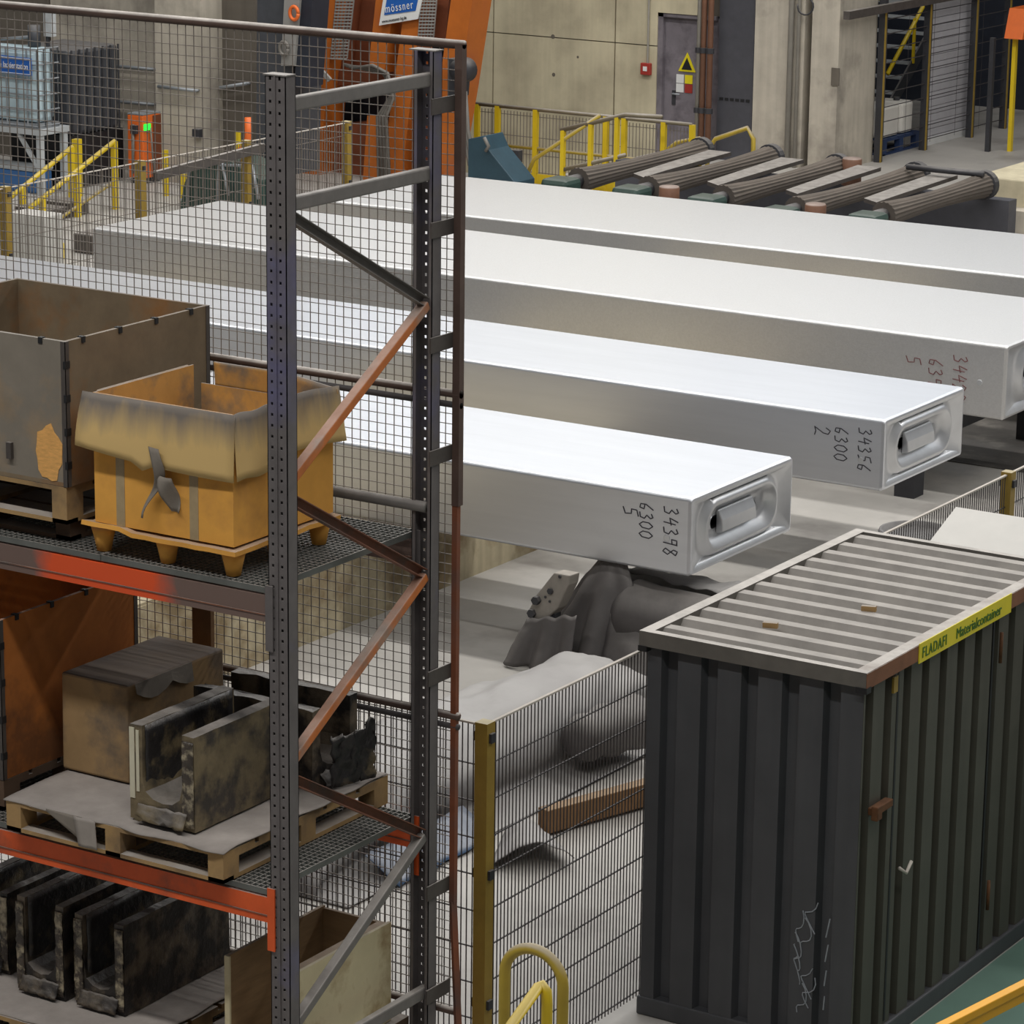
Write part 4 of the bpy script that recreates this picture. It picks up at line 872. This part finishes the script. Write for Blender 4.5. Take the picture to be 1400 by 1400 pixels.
# fire alarm + conduit
fa = thing('fire_alarm', (at((885, 93), y=YW).x, YW, at((885, 93), y=YW).z), 'red fire alarm call point with conduit on the concrete wall', 'alarm')
v = at((885, 93), y=YW)
MB().box(v.x-.085, v.x+.085, YW-.07, YW-.003, v.z-.10, v.z+.08).build('housing', 'red', fa, bevel=.01); B('glass_plate', 'white', fa, v.x-.035, v.x+.035, YW-.076, YW-.07, v.z-.04, v.z+.03)
MB().tube([(v.x+.02, YW-.03, v.z+.08), (v.x+.02, YW-.03, v.z+3)], .015, 6).build('conduit', 'pipe_grey', fa)
for k, (px, mm, r) in enumerate(((961, 'pipe_copper', .045), (970, 'pipe_copper', .045), (954.5, 'pipe_grey', .035))):
    v = at((px, 100), y=YW-.25)
    wp = thing('wall_pipe', (v.x, YW-.25, 0), ('copper-brown riser pipe nearer the grey door', 'copper-brown riser pipe beside the dark wall sheet', 'grey riser pipe at the door edge')[k], 'pipe')
    MB().tube([(v.x, YW-.25, 0), (v.x, YW-.25, 8)], r, 10).build('pipe', mm, wp, smooth=True)
    for z in (.75, 1.65): MB().tube([(v.x, YW-.25, z-.04), (v.x, YW-.25, z+.04)], r+.02, 10).build('pipe_clip', 'dark', wp)
# ================================================================== RIGHT REAR: fence, stairs, shutter
XF = -21.75
rf = thing('guard_fence', (XF, 46, 0), 'dark guard fence with yellow-edged posts beside the concrete pillar', 'fence')
for px in (1203, 1264, 1327, 1372):
    v = at((px, 150), x=XF); B('post', 'dark', rf, XF-.05, XF+.05, v.y-.05, v.y+.05, 0, 2.45); B('post_edge', 'yellow_post', rf, XF+.05, XF+.06, v.y-.05, v.y+.0, 0, 2.3)
ya_ = at((1150, 38), x=XF); yb2 = at((1400, 0), x=XF)
MB().bar((XF+.08, ya_.y, 2.32), (XF+.08, 51.3, 2.32), .10, .12).build('top_beam', 'steel_edge', rf)
b = MB(); y = at((1203, 150), x=XF).y; ye = at((1372, 150), x=XF).y; y00 = y
while y < ye: b.box(XF-.002, XF+.002, y-.002, y+.002, .1, 2.3); y += .9
for k in range(10): b.box(XF-.006, XF+.006, y00, ye, .15+.22*k-.006, .15+.22*k+.006)
b.build('wire_panel', 'wire_dark', rf, kind='stuff')
sh = thing('roller_shutter', (XF-.15, 47, 0), 'pale grey slatted roller shutter behind the guard fence', 'shutter')
y0 = at((1266, 200), x=XF-.15).y; y1 = at((1324, 190), x=XF-.15).y
for k in range(19): MB().prism([(XF-.17, y0, .02+k*.115), (XF-.15, y0, .03+k*.115), (XF-.15, y0, .125+k*.115), (XF-.17, y0, .132+k*.115)], (0, y1-y0, 0)).build('slat', 'shutter', sh)
B('bottom_bar', 'white', sh, XF-.16, XF-.13, y0, y1, 0, .12)
st = thing('steel_stairs', (-23, 47.5, 0), 'steel stairs with yellow handrails behind the guard fence', 'stairs')
s0 = at((1216, 148), x=-22.75)
ns = 9
for k in range(ns): MB().box(-24.3, -22.8, s0.y+.27*k, s0.y+.27*k+.24, s0.z+.21*k-.03, s0.z+.21*k).build('tread', 'stand', st)
for xx in (-22.78, -24.32): MB().bar((xx, s0.y-.05, s0.z-.10), (xx, s0.y+.27*ns, s0.z+.21*ns-.1), .03, .22).build('stringer', 'greyblue', st)
for xx in (-22.76, -23.9):
    MB().tube([(xx, s0.y-.1, s0.z+.55), (xx, s0.y+.27*ns, s0.z+.21*ns+.70)], .035, 8).build('handrail', 'yellow', st, smooth=True)
    for k in (3, 7): B('handrail_post', 'yellow', st, xx-.02, xx+.02, s0.y+.27*k-.02, s0.y+.27*k+.02, s0.z+.21*k, s0.z+.21*k+.72)
for k in (0, ns-1): B('support_leg', 'dark', st, -24.36, -24.28, s0.y+.27*k, s0.y+.27*k+.1, 0, s0.z+.21*k)
struct(B('wall_right', 'navy', None, -27, -6, 51.5, 51.8, 0, 9))
struct(B('wall_far_side', 'panel_dark', None, -25.5, -25.3, 45.45, 51.5, 0, 9))
bp = pallet(-22.6, -21.95, at((1203, 218), x=-22.0).y, at((1252, 205), x=-22.0).y, 0, .25, 'dark blue pallet with white canisters behind the guard fence', 'blue_dark')
for k, (pa_, pb_) in enumerate(((1203, 1228), (1230, 1247))):
    ya = at((pa_, 200), x=-22.0).y+.03; yb_ = at((pb_, 200), x=-22.0).y
    cc = thing('canister', (-22.25, (ya+yb_)/2, .252), ('white canister on the blue pallet, nearer the concrete pillar', 'white canister on the blue pallet, nearer the roller shutter')[k], 'canister')
    MB().box(-22.5, -22.0, ya, yb_, .252, .74).build('tank', 'canister', cc, bevel=.05); MB().tube([(-22.2, (ya+yb_)/2, .74), (-22.2, (ya+yb_)/2, .79)], .05, 10).build('cap', 'dark', cc)
v = at((1388, 60), x=-20.6)
of = thing('orange_stand', (-20.6, v.y, 0), 'orange machine head on a yellow post beyond the guard fence', 'machine')
B('post', 'yellow', of, -20.63, -20.57, v.y-.04, v.y+.04, 0, 1.75); MB().prism([(-20.7, v.y-.2, 1.75), (-20.7, v.y+.5, 1.75), (-20.7, v.y+.5, 2.2), (-20.7, v.y-.05, 2.2)], (.3, 0, 0)).build('head', 'orange_red', of); B('dark_post', 'dark', of, -20.90, -20.83, v.y-.28, v.y-.20, 0, 1.75)
# ================================================================== ORANGE SAW
YS = 38.6
sw = thing('saw_machine', (at((520, 255), y=YS).x, YS, 0), 'tall orange slab saw with leaning frame and blue maker sign', 'machine')
def pxp(name, pts, y, dep, m, par=sw, **k):
    P = [at(p, y=y) for p in pts]
    return MB().prism([(v.x, y, max(v.z, 0)) for v in P], (0, dep, 0)).build(name, m, par, **k)
pxp('frame_leg', ((432, -40), (462, -40), (436, 262), (404, 262)), YS, .5, 'orange')
pxp('side_plate', ((462, -40), (490, -40), (470, 110), (446, 110)), YS+.3, .3, 'orange_dark')
pxp('side_plate', ((480, -40), (520, -40), (505, 120), (470, 120)), YS+.5, .3, 'orange_dark')
pxp('frame_leg', ((518, -40), (545, -40), (525, 100), (503, 100)), YS, .4, 'orange')
pxp('frame_leg', ((560, -40), (582, -40), (548, 262), (520, 262)), YS, .4, 'orange')
pxp('frame_leg', ((622, -40), (652, -40), (628, 120), (604, 262), (582, 262), (600, 120)), YS-.1, .5, 'orange')
pxp('dark_core', ((470, -40), (640, -40), (600, 262), (420, 262)), YS+.9, .4, 'navy')
pxp('lower_box', ((420, 175), (520, 165), (512, 262), (408, 262)), YS+.35, .5, 'orange_dark')
pxp('lower_box', ((560, 165), (612, 165), (600, 262), (545, 262)), YS+.35, .5, 'orange_dark')
pxp('cross_beam', ((440, 95), (610, 90), (607, 112), (436, 118)), YS+.25, .3, 'orange_dark')
pxp('prop', ((502, 158), (514, 158), (522, 262), (496, 262)), YS-.1, .1, 'orange')
pxp('slot_grille', ((590, -40), (618, -40), (608, 60), (580, 60)), YS+.2, .1, 'orange_dark')
for (q0, q1, q2, q3, nn) in (((462, -30), (487, -30), (474, 80), (452, 80), 26), ((578, -30), (599, -30), (592, 56), (571, 56), 20)):
    # perforated cover: rows of bars
    b = MB(); A, B_, C_, D_ = [at(p, y=YS-.03) for p in (q0, q1, q2, q3)]
    for k in range(nn):
        t = k/(nn-1); l = A.lerp(D_, t); r = B_.lerp(C_, t); b.bar((l.x, YS-.03, l.z), (r.x, YS-.03, r.z), .02, .022)
    for k in range(6):
        t = k/5; l = A.lerp(B_, t); r = D_.lerp(C_, t); b.bar((l.x, YS-.02, l.z), (r.x, YS-.02, r.z), .02, .012)
    b.build('perforated_cover', 'perforated', sw)
sP = [at(p, y=YS-.06) for p in ((526, -14), (580, -14), (571, 26), (518, 35))]
MB().prism([(v.x, YS-.06, v.z) for v in sP], (0, .02, 0)).build('maker_sign', 'white', sw)
A, B_, C_, D_ = sP
ins = lambda u, v: A.lerp(B_, u).lerp(D_.lerp(C_, u), v)
MB().prism([(v.x, YS-.068, v.z) for v in (ins(.10, .02), ins(.90, .02), ins(.90, .70), ins(.10, .72))], (0, .008, 0)).build('sign_field', 'sign_blue', sw)
ux = (C_-D_); uxv = Vector((ux.x, 0, ux.z)); uv = Vector((-uxv.z, 0, uxv.x))
o_ = ins(.13, .66); text_mesh('mössner', .165, 'white', 'sign_text', sw, (o_.x, YS-.074, o_.z), uxv, uv, sx=.70, shear=.1, space=1.25)
o_ = ins(.08, .94); text_mesh('www.moessner-kg.de', .06, 'black', 'sign_text', sw, (o_.x, YS-.068, o_.z), uxv, uv, sx=.82)
w_ = at((632, 96), y=YS-.4); MB().lathe((w_.x, YS-.5, w_.z), (w_.x, YS-.25, w_.z), [(0, .05), (.02, .16), (.9, .17), (1, .06)], 20).build('pulley', 'dark', sw, smooth=True)
pxp('pulley_bracket', ((612, 80), (634, 84), (630, 132), (612, 132)), YS-.3, .2, 'dark')
for k in range(4):
    pts = [at(p, y=YS-.2-.05*k) for p in ((470+4*k, 88+2*k), (500+3*k, 95-2*k), (524+2*k, 100), (538, 125+3*k), (516+4*k, 160), (518+5*k, 255))]
    MB().tube(pts, .025, 6).build('hose', 'hose', sw, smooth=True)
for k in range(3):
    pts = [at(p, y=YS-.5) for p in ((630+3*k, 125), (634+3*k, 180), (642+4*k, 225), (655+6*k, 250))]; MB().tube(pts, .03, 6).build('cable', 'hose', sw, smooth=True)
pxp('work_lamp_rail', ((400, 76), (440, 95), (452, 108), (448, 112), (436, 98), (398, 80)), YS-.5, .04, 'perforated')
pxp('red_unit', ((400, 86), (428, 92), (426, 104), (402, 98)), YS-.35, .2, 'orange_dark')
# dark cabinet left of the saw
YC = 36.4
cbn = thing('control_cabinet', (at((380, 250), y=YC).x, YC, 0), 'dark grey cabinet with an orange ring beside the orange saw', 'cabinet')
pxp('body', ((352, -40), (402, -40), (396, 240), (350, 240)), YC, .7, 'greyblue', cbn); pxp('light_panel', ((390, -30), (412, -30), (402, 90), (384, 90)), YC-.1, .1, 'perforated', cbn); pxp('blue_column', ((412, -40), (430, -40), (418, 120), (402, 120)), YC-.05, .4, 'navy', cbn)
for py, mm in ((18, 'orange_red'), (66, 'hose')):
    v = at((402 if py < 50 else 388, py), y=YC-.15); MB().tube([(v.x+.07*math.cos(a), YC-.15, v.z+.09*math.sin(a)) for a in [k*math.pi/8 for k in range(17)]], .025, 8).build('ring', mm, cbn, smooth=True)
# teal chute right of the saw
ch = thing('chip_chute', (at((665, 245), y=YS-1.7).x, YS-1.7, 0), 'dark teal sloping chute at the foot of the saw', 'chute')
P = [at(p, y=YS-1.8) for p in ((640, 190), (660, 186), (668, 205), (704, 250))]; P += [Vector((P[3].x, 0, 0)), Vector((P[0].x, 0, 0))]
MB().prism([(v.x, YS-1.8, max(0, v.z)) for v in P], (0, .5, 0)).build('chute_body', mat('teal', S(40, 66, 78), .5, var=.15), ch, bevel=.01); MB().tube([at((662, 188), y=YS-1.85), at((668, 200), y=YS-1.85), at((664, 207), y=YS-1.85)], .025, 6).build('handle', 'hose', ch, smooth=True)
# ================================================================== LEFT REAR: tanks, charger, stairs
p0 = at((55, 268), z=0); tx, ty = p0.x, p0.y
sd2 = thing('tank_stand', (tx-.7, ty+.6, 0), 'pale steel stand carrying the caged tank', 'stand'); hz_ = at((55, 180), x=tx, y=None).z if False else 0.92
for dx, dy in ((0, 0), (-1.35, 0), (0, .5), (-1.35, .5)): B('leg', 'stand', sd2, tx+dx-.05, tx+dx+.03, ty+dy, ty+dy+.08, 0, hz_-.08)
B('top_frame', 'stand', sd2, tx-1.42, tx+.05, ty-.02, ty+.6, hz_-.08, hz_)
MB().bar((tx-.02, ty+.03, .35), (tx-.38, ty+.03, hz_-.09), .05, .05).build('strut', 'stand', sd2)
ib = thing('caged_tank', (tx-.65, ty+.65, hz_), 'translucent white tank in a steel cage on the pale stand', 'tank')
ix0, ix1, iy0, iy1 = tx-1.32, tx-.02, ty+.02, ty+.46; z0, z1 = hz_+.02, hz_+1.10
MB().box(ix0+.03, ix1-.03, iy0+.03, iy1-.03, z0+.05, z1).build('bottle', 'ibc', ib, bevel=.08)
for k in range(8):
    xx = ix0+(ix1-ix0)*k/7; MB().tube([(xx, iy0, z0), (xx, iy0, z1)], .012, 6).build('cage_bar', 'galv', ib); yy = iy0+(iy1-iy0)*(k%4)/3; MB().tube([(ix1, yy, z0), (ix1, yy, z1)], .012, 6).build('cage_bar', 'galv', ib)
for k in range(6):
    zz = z0+.02+(z1-z0-.02)*k/5; MB().tube([(ix0, iy0-.01, zz), (ix1, iy0-.01, zz), (ix1+.01, iy1, zz)], .012, 6).build('cage_bar', 'galv', ib)
B('base_tray', 'galv', ib, ix0, ix1, iy0, iy1, hz_+.002, z0+.05)
mx = thing('tank_mixer', (ix1-.35, iy0+.6, z1), 'grey mixer motor with pipes on top of the caged tank', 'mixer')
MB().tube([(ix1-.25, iy0+.25, z1+.01), (ix1-.25, iy0+.25, z1+.30)], .09, 12).build('motor', 'greyblue', mx, smooth=True); B('switch_box', 'stand', mx, ix1-.12, ix1+.02, iy0+.3, iy0+.4, z1+.15, z1+.55); MB().tube([(ix1-1.0, iy0+.3, z1+.04), (ix1-.4, iy0+.3, z1+.12), (ix1-.3, iy0+.4, z1+.10)], .025, 6).build('pipe', 'galv', mx, smooth=True)
MB().tube([(ix1-.09, iy0+.35, z1+.005), (ix1-.09, iy0+.35, z1+.2)], .03, 6).build('bracket', 'dark', mx)
sgn = thing('blue_sign', (tx-.5, ty-.1, 1.4), 'blue sign with white lettering on the caged tank', 'sign')
v0 = at((42, 80), y=ty-.06); v1 = at((42, 104), y=ty-.06); xl_ = v0.x-1.5
sg_ = MB().prism([(xl_, ty-.06, v0.z+.02), (v0.x, ty-.06, v0.z), (v0.x, ty-.06, v1.z), (xl_, ty-.06, v1.z+.02)], (0, .02, 0)).build('plate', 'sign_blue', sgn)
for zz in (v0.z-.012, v1.z+.018): MB().box(xl_, v0.x-.01, ty-.066, ty-.06, zz-.004, zz+.004).build('border', 'white', sgn)
B('border', 'white', sgn, v0.x-.018, v0.x-.010, ty-.066, ty-.06, v1.z+.018, v0.z-.012)
text_mesh('e lackierstation', .115, 'white', 'sign_text', sgn, (v0.x-.05, ty-.066, v1.z+.085), (1, 0, -.012), (.012, 0, 1), align='RIGHT', sx=.72)
# second, darker tank behind
ib2 = thing('dark_tank', (ix1-.3, iy1+.9, 0), 'dark caged tank behind the white one', 'tank')
MB().box(ix1-1.0, ix1+.02, iy1+.22, iy1+1.3, .75, 1.95).build('bottle', 'greyblue', ib2, bevel=.06); B('pallet_base', 'black', ib2, ix1-1.05, ix1+.04, iy1+.2, iy1+1.35, 0, .75)
for k in range(7): MB().tube([(ix1+.04, iy1+.25+1.02*k/6, .76), (ix1+.04, iy1+.25+1.02*k/6, 1.95)], .015, 6).build('cage_bar', 'dark', ib2)
bn = thing('blue_bin', (tx-.7, ty+.3, 0), 'blue plastic bin with pale lid under the tank stand', 'bin')
MB().box(tx-1.2, tx-.16, ty+.10, ty+.46, 0.0, .30).build('body', 'blue_bin', bn, bevel=.03); MB().box(tx-1.22, tx-.14, ty+.09, ty+.47, .302, .36).build('lid', 'stand', bn, bevel=.02)
# wall pipes at the left
for k, (a, c) in enumerate((((155, 90), (212, 95)), ((216, 118), (268, 124)), ((150, 138), (210, 143)), ((275, 124), (338, 114)))):
    YQ = YL-.56 if k == 1 else YL-.08
    A = at(a, y=YQ); C = at(c, y=YQ)
    o = MB().tube([(A.x, YQ, A.z), (C.x, YQ, C.z)], .025, 8)
    for q in (A, C): o.tube([(q.x, YQ, q.z), (q.x, YL-.5 if k == 1 else YL, q.z)], .02, 6)
    tag(o.build('wall_bar', 'galv', smooth=True), ('upper grey bar on the wall beside the tank', 'grey bar fixed across the pillar behind the orange cabinet', 'lower grey bar on the wall above the orange charger', 'grey bar on the dark wall between the pillar and the saw')[k], 'bar')
# orange charger cabinet
pc = at((192, 252), z=0)
og = thing('orange_cabinet', (pc.x, pc.y, 0), 'orange cabinet with a lit green display beside the caged tanks', 'cabinet')
ux0, ux1 = pc.x-.22, pc.x+.06
MB().box(ux0, ux1, pc.y, pc.y+.42, .08, .98).build('body', 'orange_red', og, bevel=.015); B('foot', 'dark', og, ux0+.03, ux1-.03, pc.y+.03, pc.y+.4, 0, .08)
B('side_panel', 'orange_dark', og, ux1, ux1+.006, pc.y+.22, pc.y+.42, .1, .96); B('cap', 'galv', og, ux0, ux1, pc.y, pc.y+.42, .982, 1.0)
v = at((203, 174), x=ux1+.02); B('display', 'screen', og, ux1+.006, ux1+.03, v.y-.09, v.y+.04, v.z-.04, v.z+.05)
MB().tube([(ux1+.03, pc.y+.14, .8), (ux1+.07, pc.y+.12, .45), (ux1+.03, pc.y+.2, .12)], .015, 6).build('cable', 'hose', og, smooth=True)
MB().tube([(ux0+.12, pc.y-.02, .85), (ux0+.15, pc.y-.06, .5), (ux0+.1, pc.y-.02, .15)], .02, 6).build('cable', 'hose', og, smooth=True); B('plug', 'dark', og, ux0+.1, ux0+.2, pc.y-.06, pc.y-.0, .72, .84)
tag(MB().box(pa1-.1, pa1+.02, YL-.6, YL-.5, at((270, 181), y=YL-.5).z-.06, at((270, 181), y=YL-.5).z+.06).build('junction_box', 'dark', bevel=.01), 'small dark junction box on the pillar behind the orange cabinet', 'junction box')
# yellow stair rails
def xr(p, x): v = at(p, x=x); return v
st1 = thing('yellow_stairs', (-28.3, 33.5, 0), 'short stairs with yellow handrails below the caged tank', 'stairs')
for X_, tp, posts, mid in ((-28.9, ((8, 275), (99, 201)), ((97, 201), (30, 257)), None), (-28.2, ((40, 285), (157, 193)), ((156, 193), (105, 232), (58, 272)), ((62, 312), (152, 251)))):
    a, c = xr(tp[0], X_), xr(tp[1], X_); MB().tube([a, c], .035, 8).build('handrail', 'yellow', st1, smooth=True)
    for p in posts: v = xr(p, X_); B('post', 'yellow', st1, X_-.035, X_+.035, v.y-.035, v.y+.035, 0, v.z)
    if mid: MB().tube([xr(mid[0], X_), xr(mid[1], X_)], .025, 8).build('mid_rail', 'yellow_dusty', st1, smooth=True)
v = xr((105, 190), -29.3); B('post', 'yellow', st1, -29.35, -29.25, v.y-.05, v.y+.05, 0, v.z)
for k in range(5): B('step', 'steel_edge', st1, -28.85, -28.25, 32.0+.4*k, 32.4+.4*k, 0, .03+.04*k)
qq = at((70, 356), z=0); q2 = at((100, 345), z=0)
tag(MB().box(q2.x, q2.x+.9, q2.y, q2.y+.7, 0, .25).build('machine_bed', 'steel_edge', bevel=.02), 'grey steel machine bed beside the yellow stairs', 'machine base')
tag(MB().box(qq.x-.06, qq.x+.10, qq.y, qq.y+.15, 0, .22).build('yellow_bollard', 'yellow', bevel=.02), 'squat yellow floor bracket by the stairs', 'bracket')
q = at((9, 290), z=1.0)
tag(MB().box(q.x, q.x+.56, q.y, q.y+.35, 0, 1.0).build('white_cabinet', 'block', bevel=.02), 'plain white-grey block cabinet behind the far wire fence', 'cabinet')
# green pump unit
q = at((300, 285), z=.1)
gp = thing('green_pump', (q.x, q.y, 0), 'dark green hydraulic unit with bent pipes behind the slabs', 'machine')
MB().prism([(q.x-.7, q.y, 0), (q.x+.75, q.y, 0), (q.x+.7, q.y, .55), (q.x+.2, q.y, .75), (q.x-.35, q.y, .75), (q.x-.6, q.y, .4)], (0, .7, 0)).build('body', 'green_dark', gp, bevel=.03)
for dx in (0, .5): MB().tube([(q.x-.5+dx, q.y-.06, .1), (q.x-.45+dx, q.y-.06, .7), (q.x+.1+dx, q.y-.06, .74), (q.x+.2+dx, q.y-.06, .3)], .025, 6).build('pipe', 'galv', gp, smooth=True)
MB().tube([(q.x+.35, q.y+.1, .75), (q.x+.42, q.y+.1, 1.1), (q.x+.42, q.y+.1, 1.35)], .05, 8).build('lever', 'orange_red', gp, smooth=True); MB().lathe((q.x+.28, q.y+.1, .85), (q.x+.42, q.y+.1, .95), [(0, .08), (1, .08)], 10).build('knob', 'orange_red', gp, smooth=True)
v = at((327, 185), x=q.x+.5)
for px, pt in ((226, 205), (251, 238), (325, 180)):
    t_ = at((px, pt), y=35.8); 
    tag(MB().box(t_.x-.03, t_.x+.03, 35.77, 35.83, 0, max(.3, t_.z)).build('yellow_post', 'yellow'), {226: 'short yellow post next to the orange cabinet', 251: 'short yellow post between the orange cabinet and the hydraulic unit', 325: 'tall yellow post beside the green hydraulic unit'}[px], 'post')
